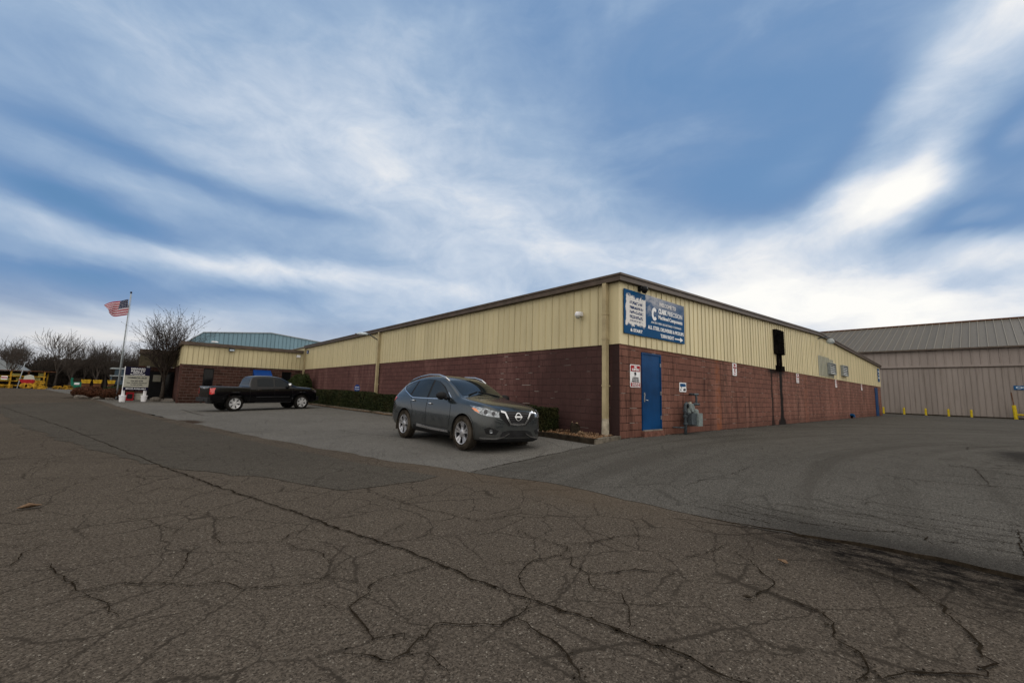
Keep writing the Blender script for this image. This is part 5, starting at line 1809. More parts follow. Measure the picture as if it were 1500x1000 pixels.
for wx in (TFX, TRX):
    for s_ in (-1, 1):
        make_wheel(tru, wx, s_ * 0.83, 0.40, 0.40, 0.27, 0.262, s_, 'chrome', 'rubber')
# right-hand wheels stand at (3.45, 25.2); the truck heads 11 degrees off the wall's normal
hd = R(11)
Fv, Nv = Vector((math.cos(hd), math.sin(hd), 0)), Vector((-math.sin(hd), math.cos(hd), 0))
cen = Vector((3.45, 25.2, 0.055)) + Nv * 0.95 - Fv * TRX
tru.location = (cen.x - 0.05, cen.y, 0.065)
tru.scale = (0.955, 0.97, 0.985)
tru.rotation_euler = (0, R(-1.1), hd)


# ------------------------------------------------------------------ foliage
def leaf_card(mb, p, s_, rnd):
    a = Vector((rnd.gauss(0, 1), rnd.gauss(0, 1), rnd.gauss(0, 1))).normalized() * s_
    b_ = a.cross(Vector((rnd.gauss(0, 1), rnd.gauss(0, 1), rnd.gauss(0, 1)))).normalized() * s_ * 0.6
    p = Vector(p)
    n = len(mb.v)
    mb.v += [tuple(p - a), tuple(p - b_), tuple(p + a), tuple(p + b_)]
    mb.face((n, n + 1, n + 2, n + 3))


rnd = random.Random(3)
hed = thing('clipped_hedge', (9.0, 18, 0.2), 'long low clipped dark green hedge running along the factory front', 'hedge')
mb = MB().mat('hedge_leaf')
HY0, HY1, HX0, HX1 = 8.6, 32.0, 8.52, 9.42


def htop(y):
    return 0.93 + 0.27 * min(1, max(0, (y - 8) / 18)) + 0.04 * snoise(y * 1.1, 2) + 0.02 * snoise(y * 3.7, 3)


def hfront(y, z):
    return HX0 + 0.05 * snoise(y * 1.3, 5) + 0.03 * snoise(y * 4.1 + z * 3, 6)


y = HY0
while y < HY1:
    y2 = y + 0.4
    mb.box(HX0 + 0.12, HX1 - 0.1, max(y, HY0 + 0.1), min(y2, HY1 - 0.1), 0.28, htop(y) - 0.09)
    y = y2
mb.build('inner_branches', None, hed)
mb = MB().mat('hedge_leaf')
N = 34000
for i in range(N):
    # more leaves where the hedge is nearest
    y = HY0 + (HY1 - HY0) * rnd.random() ** 1.25
    k = rnd.random()
    inset = abs(rnd.gauss(0, 0.045))
    s_ = 0.022 + 0.016 * rnd.random() + 0.012 * (y - HY0) / 24
    if k < 0.52:
        z = 0.22 + rnd.random() * (htop(y) - 0.22)
        rr_ = max(0, z - (htop(y) - 0.1)) * 0.6
        p = (hfront(y, z) + inset + rr_, y, z)
    elif k < 0.90:
        x = HX0 + rnd.random() * (HX1 - HX0)
        p = (x, y, htop(y) - inset + 0.02 * snoise(x * 9 + y * 5, 4))
    elif k < 0.97:
        p = (HX0 + rnd.random() * 0.9, HY0 + inset, 0.25 + rnd.random() * (htop(HY0) - 0.25))
    else:
        p = (HX1 - inset, y, 0.5 + rnd.random() * (htop(y) - 0.5))
    leaf_card(mb, p, s_, rnd)
mb.build('foliage', None, hed, fix=False)


def bush(name, c, rx, ry, rz, n, mat, label, cat, core, group=None, s0=0.03, flat=0.0):
    t = thing(name, (c[0], c[1], c[2]), label, cat, group)
    mb = MB().mat(core)
    prof = [(0.001, 0.02)] + [(math.sin(math.pi * k / 10), 0.5 - 0.5 * math.cos(math.pi * k / 10)) for k in range(2, 9)] + [(0.001, 0.95)]
    mb.lathe([(r_ * 0.86, h * 1.0) for r_, h in prof], 'z', 16)
    mb.v = [(c[0] + x * rx, c[1] + y_ * ry, c[2] + z * rz * 0.92) for x, y_, z in mb.v]
    mb.build('inner_branches', None, t)
    mb = MB().mat(mat)
    for i in range(n):
        a = rnd.random() * 2 * math.pi
        cz = rnd.random()
        ph = math.acos(1 - 2 * (0.06 + 0.94 * cz))
        ph = math.pi - ph
        rr_ = 1 - abs(rnd.gauss(0, 0.07)) + 0.07 * snoise(a * 2.2 + ph * 3, 9)
        sx = math.sin(ph)
        z = 0.5 - 0.5 * math.cos(math.pi - ph) if False else 0.5 * (1 + math.cos(ph))
        p = (c[0] + rx * rr_ * sx ** 0.8 * math.cos(a), c[1] + ry * rr_ * sx ** 0.8 * math.sin(a), c[2] + rz * max(0.02, z * rr_))
        leaf_card(mb, p, s0 * (0.7 + 0.6 * rnd.random()), rnd)
    mb.build('foliage', None, t, fix=False)
    return t


bush('rounded_shrub', (8.75, 34.3, 0.18), 0.88, 0.9, 2.15, 6000, 'shrub_leaf', 'tall rounded green shrub in the corner by the office wing downspout', 'shrub', 'hedge_leaf', s0=0.05)
bush('low_shrub', (-3.35, 46.9, 0.02), 1.0, 0.9, 0.92, 2600, 'barberry_leaf', 'russet clipped shrub at the left end of the flagpole bed', 'shrub', 'barberry_leaf', 'russet shrubs in the flagpole bed', 0.05)
bush('low_shrub', (-2.55, 45.6, 0.02), 0.8, 0.7, 0.72, 2200, 'barberry_leaf', 'smallest russet clipped shrub, in the middle of the flagpole bed', 'shrub', 'barberry_leaf', 'russet shrubs in the flagpole bed', 0.05)
bush('low_shrub', (-1.55, 44.3, 0.02), 1.1, 0.9, 0.86, 2800, 'barberry_leaf', 'russet clipped shrub beside the white sign post', 'shrub', 'barberry_leaf', 'russet shrubs in the flagpole bed', 0.05)
bush('evergreen_shrub', (-1.6, 47.6, 0.02), 1.1, 0.7, 1.05, 2000, 'shrub_leaf', 'dark green shrub at the foot of the flagpole', 'shrub', 'hedge_leaf', s0=0.05)


# ------------------------------------------------------------------ trees
def grow(seed, height, trunk_r, levels, spread, n_child, first, min_r, upw, trunk_frac=0.3):
    """returns list of (points, radii, level)"""
    rg = random.Random(seed)
    out = []

    def br(p, d_, L, r_, lev):
        pts, rad = [p.copy()], [r_]
        steps = 4 if lev < 3 else 3
        dd = d_.copy()
        for i in range(steps):
            dd = (dd + Vector((rg.gauss(0, 1), rg.gauss(0, 1), rg.gauss(0, 0.6))) * (0.055 + 0.022 * lev) + Vector((0, 0, upw * 0.045))).normalized()
            p = p + dd * L / steps
            pts.append(p.copy())
            rad.append(max(min_r, r_ * (1 - 0.45 * (i + 1) / steps)))
        out.append((pts, rad, lev))
        if lev >= levels:
            return
        nc = n_child[min(lev, len(n_child) - 1)]
        for c in range(nc):
            f = first if lev == 0 else 0.25
            t = f + (1 - f) * ((c + 0.3 + 0.7 * rg.random()) / nc)
            t = min(1.0, t)
            ii = min(steps - 1, int(t * steps))
            tt = t * steps - ii
            q = pts[ii].lerp(pts[ii + 1], min(1, tt))
            base_d = (pts[ii + 1] - pts[ii]).normalized()
            a = 2.4 * c + rg.random() * 1.2
            ort = base_d.orthogonal().normalized()
            ort = Matrix.Rotation(a, 3, base_d) @ ort
            sp = spread * (0.75 + 0.5 * rg.random())
            nd = (base_d * math.cos(sp) + ort * math.sin(sp)).normalized()
            nd = (nd + Vector((0, 0, 0.12 * upw))).normalized()
            br(q, nd, L * (0.62 + 0.2 * rg.random()) * (1.0 if lev else 1.15), max(min_r, rad[ii] * 0.58), lev + 1)

    br(Vector((0, 0, 0)), Vector((rg.gauss(0, 0.04), rg.gauss(0, 0.04), 1)).normalized(), height * trunk_frac, trunk_r, 0)
    mz = max(p.z for pts, _, _ in out for p in pts)
    k = height / mz
    out = [([p * k for p in pts], rad, lev) for pts, rad, lev in out]
    return out


def tree_parts(root, segs, bark, twig, buds=0.0, bud_s=0.02, thin=0.006, sides=(8, 6, 4)):
    tr, cr = MB().mat(bark), MB().mat(twig)
    rg = random.Random(5)
    for pts, rad, lev in segs:
        if lev == 0:
            rad2 = [rad[0] * 1.35] + rad[1:]
            tr.tube(pts, rad2, sides[0])
        elif lev == 1:
            cr.tube(pts, rad, sides[1])
        elif lev == 2:
            cr.tube(pts, rad, sides[2], cap=False)
        else:
            cr.tube(pts, rad, 3, cap=False)
        if buds and lev >= 3:
            for p in pts[1:]:
                if rg.random() < buds:
                    q = p + Vector((rg.gauss(0, 0.03), rg.gauss(0, 0.03), rg.gauss(0, 0.03)))
                    leaf_card(cr, q, bud_s * (0.7 + 0.6 * rg.random()), rg)
    o1 = MB.build(tr, 'trunk', None, None, smooth=True, fix=False)
    o2 = MB.build(cr, 'crown', None, None, smooth=False, fix=False)
    o1.parent = root
    o2.parent = root


nt = thing('bare_tree', (0, 0, 0), 'bare ornamental tree with last dry buds in front of the office entrance', 'tree')
segs = grow(11, 7.3, 0.13, 4, 0.50, [8, 6, 5, 4], 0.40, 0.006, 1.0, 0.34)
tree_parts(nt, segs, 'bark', 'twig', 0.85, 0.040)
nt.location = (0.95, 40.9, 0.08)
nt.rotation_euler = (0, 0, 0.6)

FL = ['tall forked bare tree behind the equipment racks', 'bare tree with a broad rounded crown at the wood edge', 'slender bare tree at the wood edge']
protos = []
for k, (sd_, h, sp, nch) in enumerate(((21, 10.2, 0.55, [6, 5, 4, 4]), (22, 9.0, 0.60, [6, 5, 4, 4]), (29, 9.6, 0.42, [6, 5, 4, 4]))):
    t = thing('woodland_tree', (0, 0, 0), FL[k], 'tree', 'bare trees along the wood edge')
    tree_parts(t, grow(sd_, h, 0.17, 4, sp, nch, 0.45, 0.016, 1.3, 0.46), 'far_bark', 'far_bark', 0.0)
    protos.append(t)
spots = [(-21.5, 104), (-19.3, 112), (-17.0, 106), (-15.9, 99), (-14.6, 111), (-13.2, 116), (-12.0, 107), (-10.9, 112), (-9.9, 104), (-8.8, 110), (-7.8, 116), (-7.0, 105), (-6.0, 111), (-5.1, 106), (-4.2, 113),
         (-3.3, 107), (-2.4, 111), (-1.4, 106), (-0.4, 112), (0.8, 107), (-18.2, 118), (-23.5, 110)]
WHERE = ['behind the left end of the yellow racks', 'standing far back behind the racks', 'leaning over the rack roof', 'with a long forked trunk right of the racks', 'behind the red and white trailer',
         'far back over the wood', 'behind the small yellow stack', 'behind the low yellow beams', 'tallest near the green skip', 'behind the green skip', 'in the rear rank behind the green skip', 'right of the green skip',
         'behind the yellow beams by the bed', 'over the yellow skips', 'rear rank over the yellow skips', 'just left of the blue camper', 'behind the blue camper', 'behind the flagpole', 'right of the flagpole',
         'behind the business sign', 'in the rear rank behind the racks', 'at the far left edge of the wood']
for i, (x, y) in enumerate(spots):
    pr_ = protos[i % 3]
    kind_ = ['forked bare tree', 'round-crowned bare tree', 'slender bare tree'][i % 3]
    lb = kind_ + ' ' + WHERE[i]
    sc_ = 0.70 + 0.34 * hnoise(i, 4)
    if i < 3:
        pr_.location = (x, y, 0)
        pr_.rotation_euler = (0, 0, i * 1.9)
        pr_.scale = (sc_,) * 3
        pr_['label'] = lb
    else:
        copy_thing(pr_, (x, y, 0), i * 1.9, sc_, lb)

# dense brush of the wood behind: one mass of countless stems
rg = random.Random(9)
mb = MB().mat('brush')
for i in range(20000):
    x = -34 + 44 * rg.random()
    y = 114 + 14 * rg.random()
    top = 5.6 + 1.1 * snoise(x * 0.35, 3) + 0.8 * snoise(x * 1.1, 8)
    if x < -15.5:
        top *= max(0.42, 1 - (-15.5 - x) * 0.16)
    z0 = rg.random() ** 1.3 * top * 0.8
    L = 0.8 + 1.6 * rg.random()
    a = rg.gauss(0, 0.35)
    w = 0.02 + 0.04 * rg.random()
    dx_, dz_ = math.sin(a) * L, math.cos(a) * L
    z1 = min(z0 + dz_, top + rg.random() * 0.8)
    n_ = len(mb.v)
    yj = rg.gauss(0, 0.4)
    mb.v += [(x - w, y, z0), (x + w, y + w, z0), (x + dx_, y + yj, z1)]
    mb.face((n_, n_ + 1, n_ + 2))
    if i % 3 == 0:
        for _ in range(3):
            leaf_card(mb, (x + rg.gauss(0, 0.5), y + rg.gauss(0, 0.5), min(top, z0 + rg.random() * 1.5)), 0.10 + 0.12 * rg.random(), rg)
tag(mb.build('brushwood', None, None, fix=False), 'dense dark leafless brushwood forming the wood behind the yard', 'brushwood', kind='stuff')

# hill behind
mb = MB().mat('hill_cover')
prev = None
xs_ = [-260 + i * 6 for i in range(100)]
rows = [(150, 0.0), (165, 4.0), (190, 7.0), (230, 9.5), (300, 11.0), (400, 0.0)]
base = len(mb.v)
for j, (y, hh) in enumerate(rows):
    for x in xs_:
        e = 1.0 + 0.16 * snoise(x * 0.02, 4 + j) + 0.05 * snoise(x * 0.17, 14 + j)
        if x < -22:
            e *= 0.62
        mb.v.append((x, y, hh * e - 0.3 * (hh == 0)))
nx = len(xs_)
for j in range(len(rows) - 1):
    for i in range(nx - 1):
        b_ = base + j * nx + i
        mb.face((b_, b_ + 1, b_ + nx + 1, b_ + nx))
tag(mb.build('hill', None, None, smooth=True), kind='structure')

# ------------------------------------------------------------------ corner bed
mb = MB().mat('leaf_litter')
pl = [(8.36, 6.6), (9.66, 6.72), (9.66, 33), (8.6, 33), (8.48, 9)]
bm = bmesh.new()
nn_ = 26
base = 0
for i in range(60):
    y = 6.7 + (33 - 6.7) * (i / 59) ** 1.6
    for j in range(9):
        x = 8.42 + (9.66 - 8.42) * j / 8
        mb.v.append((x, y, 0.22 + 0.05 * math.sin(j / 8 * math.pi) + 0.03 * snoise(x * 7 + y * 3.1, 2)))
for i in range(59):
    for j in range(8):
        b_ = i * 9 + j
        mb.face((b_, b_ + 1, b_ + 10, b_ + 9))
tag(mb.build('planting_bed', None, None, smooth=True), kind='structure')
mb = MB().mat('dry_leaf')
for i in range(420):
    leaf_card(mb, (8.45 + rnd.random() * 1.15, 6.75 + rnd.random() ** 1.5 * 2.6, 0.27 + rnd.random() * 0.05), 0.018 + 0.03 * rnd.random(), rnd)
tag(mb.build('fallen_leaves', None, None, fix=False), 'loose scatter of dry fallen leaves in the bed at the factory corner', 'leaves', kind='stuff')
tim = thing('timber_edging', (8.3, 6.5, 0.15), 'weathered dark timber edging round the planting bed at the factory corner', 'edging')


def beam(mb, a, b_, w, z0, z1, seed):
    a, b_ = Vector(a), Vector(b_)
    L = (b_ - a).length
    d_ = (b_ - a).normalized()
    n_ = Vector((-d_.y, d_.x))
    m_ = max(2, int(L / 0.3))
    base = len(mb.v)
    for i in range(m_ + 1):
        p = a + d_ * L * i / m_
        e = 0.012 * snoise(i * 1.3, seed)
        q0, q1 = p + n_ * e, p + n_ * (w + e)
        mb.v += [(q0.x, q0.y, z0), (q1.x, q1.y, z0), (q1.x, q1.y, z1 + e), (q0.x, q0.y, z1 + 0.8 * e)]
    for i in range(m_):
        c = base + 4 * i
        for q in range(4):
            q2 = (q + 1) % 4
            mb.face((c + q, c + q2, c + 4 + q2, c + 4 + q))
    mb.face([base + q for q in range(4)])
    mb.face([base + 4 * m_ + q for q in range(4)])


mb = MB().mat('wood_dark')
beam(mb, (8.47, 9.4), (8.30, 6.45), 0.16, 0.05, 0.295, 1)
mb.build('long_timber', None, tim)
mb = MB().mat('wood_edge')
beam(mb, (8.50, 33), (8.48, 9.42), 0.14, 0.05, 0.285, 3)
mb.build('long_timber', None, tim)
mb = MB().mat('wood_edge')
beam(mb, (8.34, 6.42), (9.66, 6.60), 0.15, 0.08, 0.29, 5)
mb.build('end_timber', None, tim)

# stump
t = thing('tree_stump', (9.15, 7.75, 0.24), 'jagged broken tree stump with pale wood in the corner bed', 'stump')
mb = MB().mat('wood_dark')
base = len(mb.v)
ns = 14
for j, (h, r_) in enumerate(((0.0, 0.17), (0.10, 0.14), (0.22, 0.12), (0.30, 0.11))):
    for k in range(ns):
        a = 2 * math.pi * k / ns
        rr_ = r_ * (1 + 0.22 * snoise(k * 1.7, 3 + j))
        hh = h + (0.10 * snoise(k * 1.1, 6) + 0.08 * math.cos(a - 2.2) if j == 3 else 0)
        mb.v.append((9.15 + math.cos(a) * rr_, 7.75 + math.sin(a) * rr_, 0.24 + hh))
for j in range(3):
    for k in range(ns):
        k2 = (k + 1) % ns
        mb.face((base + j * ns + k, base + j * ns + k2, base + (j + 1) * ns + k2, base + (j + 1) * ns + k))
mb.build('bark', None, t)
mb = MB().mat('stump_wood')
n0 = len(mb.v)
top = [(9.15 + math.cos(2 * math.pi * k / ns) * 0.105 * (1 + 0.22 * snoise(k * 1.7, 6)), 7.75 + math.sin(2 * math.pi * k / ns) * 0.105 * (1 + 0.22 * snoise(k * 1.7, 6)),
        0.24 + 0.285 + 0.10 * snoise(k * 1.1, 6) + 0.08 * math.cos(2 * math.pi * k / ns - 2.2)) for k in range(ns)]
mb.v += top + [(9.15, 7.75, 0.47)]
for k in range(ns):
    mb.face((n0 + k, n0 + (k + 1) % ns, n0 + ns))
for (x, y, l_, r_, a) in ((9.0, 7.50, 0.34, 0.028, 0.4), (9.05, 7.42, 0.26, 0.022, 1.3), (9.12, 7.30, 0.30, 0.02, 2.2)):
    mb.tube([(x, y, 0.27), (x + 0.5 * l_ * math.cos(a), y + 0.5 * l_ * math.sin(a), 0.34), (x + l_ * math.cos(a), y + l_ * math.sin(a), 0.28)], [r_, r_ * 0.9, r_ * 0.5], 7)
mb.build('broken_wood', None, t)

# flagpole bed: rocks and soil mound
mb = MB().mat('soil')
base = len(mb.v)
mb.v.append((-2.4, 46.0, 0.16))
for ring_, hh in ((0.6, 0.13), (1.0, 0.0)):
    for k in range(28):
        a = 2 * math.pi * k / 28
        u, v = math.cos(a) * 2.9 * ring_, math.sin(a) * 1.35 * ring_
        mb.v.append((-2.4 + u * 0.80 + v * 0.6, 46.0 - u * 0.6 + v * 0.80, hh + 0.015))
for k in range(28):
    k2 = (k + 1) % 28
    mb.face((base, base + 1 + k, base + 1 + k2))
    mb.face((base + 1 + k, base + 29 + k, base + 29 + k2, base + 1 + k2))
tag(mb.build('flagpole_bed', None, None, smooth=True), kind='structure')


def rock(name, c, s_, seed, label, cat='rock', group=None, mat='rock'):
    bm = bmesh.new()
    bmesh.ops.create_icosphere(bm, subdivisions=2, radius=1)
    for v in bm.verts:
        k = 1 + 0.25 * snoise(v.co.x * 2 + v.co.y * 1.3, seed) + 0.18 * snoise(v.co.z * 2.4 + v.co.x, seed + 1)
        v.co = Vector((v.co.x * s_[0] * k, v.co.y * s_[1] * k, v.co.z * s_[2] * k))
    me = bpy.data.meshes.new(name)
    bm.to_mesh(me)
    bm.free()
    me.materials.append(MATS[mat])
    o = bpy.data.objects.new(name, me)
    COL.objects.link(o)
    o.location = c
    return tag(o, label, cat, group)


for i, (x, y, s_, lb) in enumerate(((-3.65, 45.3, 0.45, 'flat grey rock edging the left tip of the flagpole bed'), (-2.75, 44.2, 0.3, 'small rounded rock in front of the middle russet shrub'),
                                    (-1.9, 43.1, 0.26, 'low grey rock edging the bed near the sign'), (-0.15, 42.4, 0.3, 'brown rock behind the white sign post'))):
    rock('edging_rock', (x, y, 0.08), (s_, s_ * 0.7, s_ * 0.5), 3 + i, lb, 'rock', 'rocks edging the flagpole bed')
rock('edging_rock', (0.55, 39.9, 0.12), (0.28, 0.2, 0.22), 13, 'pale rock at the end of the planter edge below the bare tree', 'rock')


# ------------------------------------------------------------------ flag and pole
PX, PY = -1.62, 43.6
t = thing('flagpole', (PX, PY, 0.1), 'tall white flagpole with a dark ball top standing in the shrub bed', 'flagpole')
MB().mat('pale_metal').tube([(PX, PY, 0.05), (PX, PY, 4.0), (PX, PY, 8.2)], [0.06, 0.05, 0.035], 12).build('pole', None, t, smooth=True)
MB().mat('black_trim').lathe([(0.001, 0), (0.05, 0.02), (0.075, 0.08), (0.05, 0.14), (0.001, 0.16)], 'z', 12, (PX, PY, 8.2)).build('finial', None, t, smooth=True)
MB().mat('pale_metal').tube([(PX + 0.06, PY - 0.05, 8.15), (PX + 0.10, PY - 0.07, 5.0), (PX + 0.08, PY - 0.08, 1.4)], 0.008, 5).build('halyard', None, t)
mb = MB().mat('flag_cloth')
NU, NV = 44, 26
L, Hh = 1.75, 1.22
uvs = []
for j in range(NV + 1):
    for i in range(NU + 1):
        u, v = i / NU, j / NV
        droop = 0.75 * u ** 1.3
        wave = 0.13 * math.sin(u * 9.5 + v * 2.2) * (0.25 + u)
        x = PX - 0.05 - u * L * 0.72 * (1 - 0.22 * (1 - v) * u) + 0.04 * math.sin(v * 5 + u * 6)
        y = PY - 0.15 + wave - 0.3 * u
        z = 7.70 - (1 - v) * Hh - droop * (0.10 + 0.75 * v) - 0.16 * math.sin(math.pi * u) * (1 - v) + 0.06 * math.sin(u * 8 + v * 2.5) * (0.3 + u)
        mb.v.append((x, y, z))
        uvs.append((u, v))
for j in range(NV):
    for i in range(NU):
        b_ = j * (NU + 1) + i
        mb.face((b_, b_ + 1, b_ + NU + 2, b_ + NU + 1))
fo = mb.build('flag', None, None, smooth=True)
ul = fo.data.uv_layers.new(name='UVMap')
for lp in fo.data.loops:
    ul.data[lp.index].uv = uvs[lp.vertex_index]
so_ = fo.modifiers.new('s', 'SOLIDIFY')
so_.thickness = 0.004
tag(fo, 'red and white striped flag with starry blue canton flying from the pole', 'flag')

# ------------------------------------------------------------------ business sign
A_, B_ = Vector((-1.14, 38.7, 0)), Vector((-0.04, 39.35, 0))
dv = (B_ - A_).normalized()
ang = math.atan2(dv.y, dv.x)
nv = Vector((dv.y, -dv.x, 0))
t = thing('business_sign', ((A_ + B_) / 2), 'navy and cream business sign on two white posts by the flagpole bed', 'sign')
for p in (A_, B_):
    mb = MB().mat('white_paint')
    mb.obox((p.x, p.y, 1.25), (0.12, 0.12, 2.3), ang)
    mb.build('post', None, t)
    mb = MB().mat('white_paint')
    base = len(mb.v)
    mb.lathe([(0.001, 0.02), (0.15, 0.02), (0.18, 0.40), (0.205, 0.41), (0.205, 0.44), (0.14, 0.46), (0.001, 0.46)], 'z', 18, (p.x, p.y, 0))
    mb.build('post_base', None, t, smooth=False)
cen = (A_ + B_) / 2 + nv * 0.10
W_ = 1.46
for (z0, z1, m_, nm) in ((1.82, 2.40, 'navy', 'top_board'), (1.02, 1.815, 'board_cream', 'middle_board'), (0.80, 1.015, 'navy', 'bottom_board')):
    mb = MB().mat(m_)
    mb.obox((cen.x, cen.y, (z0 + z1) / 2), (W_, 0.05, z1 - z0), ang)
    brd = mb.build(nm, None, t)
    mb = MB()
    if nm == 'top_board':
        rows_ = [('KENNARD', 0.17, 2.27, 0.85, 'sign_white'), ('REALTY', 0.17, 2.11, 0.85, 'sign_white'), ('COMMERCIAL GROUP', 0.07, 2.0, 0.6, 'sign_white'), ('The Commercial People', 0.10, 1.89, 0.9, 'sign_white')]
    elif nm == 'middle_board':
        rows_ = [('COMMERCIAL SALES', 0.15, 1.66, 1.15, 'ink'), ('724 555 0146', 0.12, 1.44, 0.75, 'ink'), ('Offices - Warehouses - Industrial Land', 0.07, 1.31, 1.2, 'ink'), ('For Sale or Lease', 0.08, 1.18, 0.7, 'ink')]
    else:
        rows_ = [('SPACE AVAILABLE', 0.13, 0.905, 1.2, 'sign_white')]
    for (s_, sz, z, w_, mt) in rows_:
        mb.mat(mt)
        q = cen + nv * 0.028
        add_text(mb, s_, sz, (q.x, q.y, z), ang, bold=0.004, width=w_)
    mb.build('lettering', None, brd, fix=False)
    if nm == 'top_board':
        pass

# ------------------------------------------------------------------ yard in the distance
def yard_thing(name, x, y, label, cat, group=None):
    return thing(name, (x, y, 0), label, cat, group)


t = yard_thing('equipment_rack', -17, 95, 'long open rack packed with rusty yellow shoring gear under a flat roof', 'rack')
mb = MB().mat('rust')
mb.box(-24, -11.0, 94.2, 97.5, 2.52, 2.62)
mb.build('roof', None, t)
for i, x in enumerate((-23.5, -21.4, -19.3, -17.2, -15.1, -13.4, -11.8)):
    mb = MB().mat('yellow_dirty' if i % 2 == 0 else 'rust')
    mb.box(x - 0.08, x + 0.08, 94.4, 94.55, 0, 2.52)
    mb.box(x - 0.08, x + 0.08, 97.2, 97.35, 0, 2.52)
    mb.build('post', None, t)
for z in (0.35, 1.0, 1.7):
    mb = MB().mat('yellow_dirty')
    mb.box(-23.9, -11.6, 94.36, 94.46, z, z + 0.12)
    mb.build('shelf', None, t)
mb = MB().mat('wood_dark')
mb.box(-23.9, -11.9, 97.0, 97.1, 0, 2.5)
mb.build('back_panel', None, t)
rg = random.Random(2)
for k in range(26):
    x = -23.2 + 11.0 * rg.random()
    z = (0.02, 0.5, 1.14, 1.84)[k % 4]
    w_, h_ = 0.5 + rg.random() * 0.9, 0.25 + rg.random() * 0.35
    cx0 = x
    tt = yard_thing('shoring_panel', cx0, 95.2, 'one of many rusty yellow shoring panels stacked in the long open rack', 'panel', 'yellow shoring gear in the rack')
    mb = MB().mat(['yellow_dirty', 'yellow_dirty', 'pale_yellow', 'rust'][k % 4 if z < 1.5 else 2])
    yy = 94.7 + 1.6 * rg.random()
    mb.box(cx0, cx0 + w_, yy, yy + 0.07, z, z + h_)
    mb.box(cx0, cx0 + 0.07, yy - 0.08, yy, z, z + h_)
    mb.box(cx0 + w_ - 0.07, cx0 + w_, yy - 0.08, yy, z, z + h_)
    mb.box(cx0 + 0.07, cx0 + w_ - 0.07, yy - 0.08, yy, z + h_ - 0.07, z + h_)
    mb.build('panel_frame', None, tt)
t = yard_thing('red_trailer', -13.1, 92, 'small red trailer heaped with a white tarp in front of the racks', 'trailer')
mb = MB().mat('red_paint')
mb.prism([(-13.85, 1.32), (-12.4, 1.32), (-12.4, 0.78), (-13.5, 0.78)], 'y', 91.4, 92.6)
mb.build('bed', None, t)
mb = MB().mat('board_cream')
mb.prism([(-13.4, 1.33), (-13.35, 1.85), (-12.9, 2.0), (-12.6, 1.9), (-12.45, 1.33)], 'y', 91.5, 92.5)
mb.build('tarp', None, t)
for xx in (-13.25, -12.75):
    MB().mat('yellow_dirty').lathe([(0.001, -0.1), (0.36, -0.1), (0.4, 0), (0.36, 0.1), (0.001, 0.1)], 'y', 16, (xx, 91.3, 0.42)).build('wheel', None, t)
t = yard_thing('white_sign_board', -15.6, 93.9, 'small pink and white notice fixed to the yellow rack', 'notice')
MB().mat('sign_white').box(-15.9, -15.3, 93.9, 93.94, 1.25, 1.75).build('board', None, t)
MB().mat('red_paint').box(-15.88, -15.32, 93.88, 93.899, 1.42, 1.60).build('band', None, t)
t = yard_thing('leaning_pole', -13.9, 93, 'pale leaning pole rising above the yellow racks', 'pole')
MB().mat('pale_metal').tube([(-14.1, 93.0, 0), (-13.75, 93.2, 3.9)], 0.05, 6).build('shaft', None, t)
STK = [(-11.6, 90.5, 1.15, 1.25, 'yellow_dirty', 'tallest yellow pile of machine parts beside the red trailer'), (-9.9, 92, 1.2, 0.5, 'yellow_dirty', 'low yellow pile of beams left of the green skip'), (-8.9, 91, 1.3, 0.62, 'yellow_dirty', 'yellow machine boom lying by the green skip')]
for (x, y, w_, h_, m_, lb) in STK:
    t = yard_thing('machine_parts', x, y, lb, 'machine parts', 'yellow machine parts in the yard')
    rg = random.Random(int(-x * 10))
    for k in range(5):
        mb = MB().mat(m_)
        z = h_ * k / 5
        mb.obox((x + rg.gauss(0, 0.1), y + rg.gauss(0, 0.3), z + h_ * 0.09), (w_ * (1 - 0.1 * k), 0.7, h_ * 0.15), rg.gauss(0, 0.15))
        mb.build('beam', None, t)
    mb = MB().mat(m_)
    mb.lathe([(0.10, -0.12), (h_ * 0.42, -0.12), (h_ * 0.42, 0.12), (0.10, 0.12)], 'y', 16, (x - 0.1, y - 0.6, h_ * 0.43), closed=True)
    mb.build('drum', None, t)
t = yard_thing('green_skip', -7.9, 92, 'green waste skip with white panel standing in the yard', 'skip')
mb = MB().mat('green_paint')
mb.prism([(-8.65, 1.15), (-7.2, 1.15), (-7.35, 0.25), (-8.5, 0.25)], 'y', 91.3, 92.8)
mb.box(-8.70, -8.45, 91.6, 91.8, 1.15, 1.75)
mb.build('hopper', None, t)
MB().mat('white_paint').box(-8.25, -7.7, 91.26, 91.29, 0.75, 1.05).build('panel', None, t)
MB().mat('wood_dark').box(-8.4, -7.4, 91.5, 92.5, 1.155, 1.7).build('contents', None, t)
for i, (x, w_, lb) in enumerate(((-6.75, 1.05, 'yellow steel skip left of its twin behind the shrubs'), (-5.55, 1.0, 'yellow steel skip right of its twin behind the shrubs'), (-4.05, 0.9, 'yellow steel skip nearest the blue-grey camper'))):
    t = yard_thing('yellow_skip', x, 88, lb, 'skip', 'yellow skips behind the shrubs')
    mb = MB().mat('yellow_skip_paint')
    mb.prism([(x - w_ / 2, 1.55 - 0.0), (x + w_ / 2, 1.55), (x + w_ / 2 - 0.1, 1.02), (x - w_ / 2 + 0.1, 1.02)], 'y', 87.5, 88.5)
    mb.build('hopper', None, t)
    mb = MB().mat('rust')
    mb.box(x - w_ / 2 + 0.1, x + w_ / 2 - 0.1, 87.6, 88.4, 0.0, 1.0)
    mb.build('base', None, t)
t = yard_thing('camper_truck', -3.4, 90, 'blue-grey camper truck parked behind the flagpole', 'truck')
mb = MB().mat('camper_blue')
mb.box(-4.3, -0.6, 89, 91.5, 0.9, 2.3)
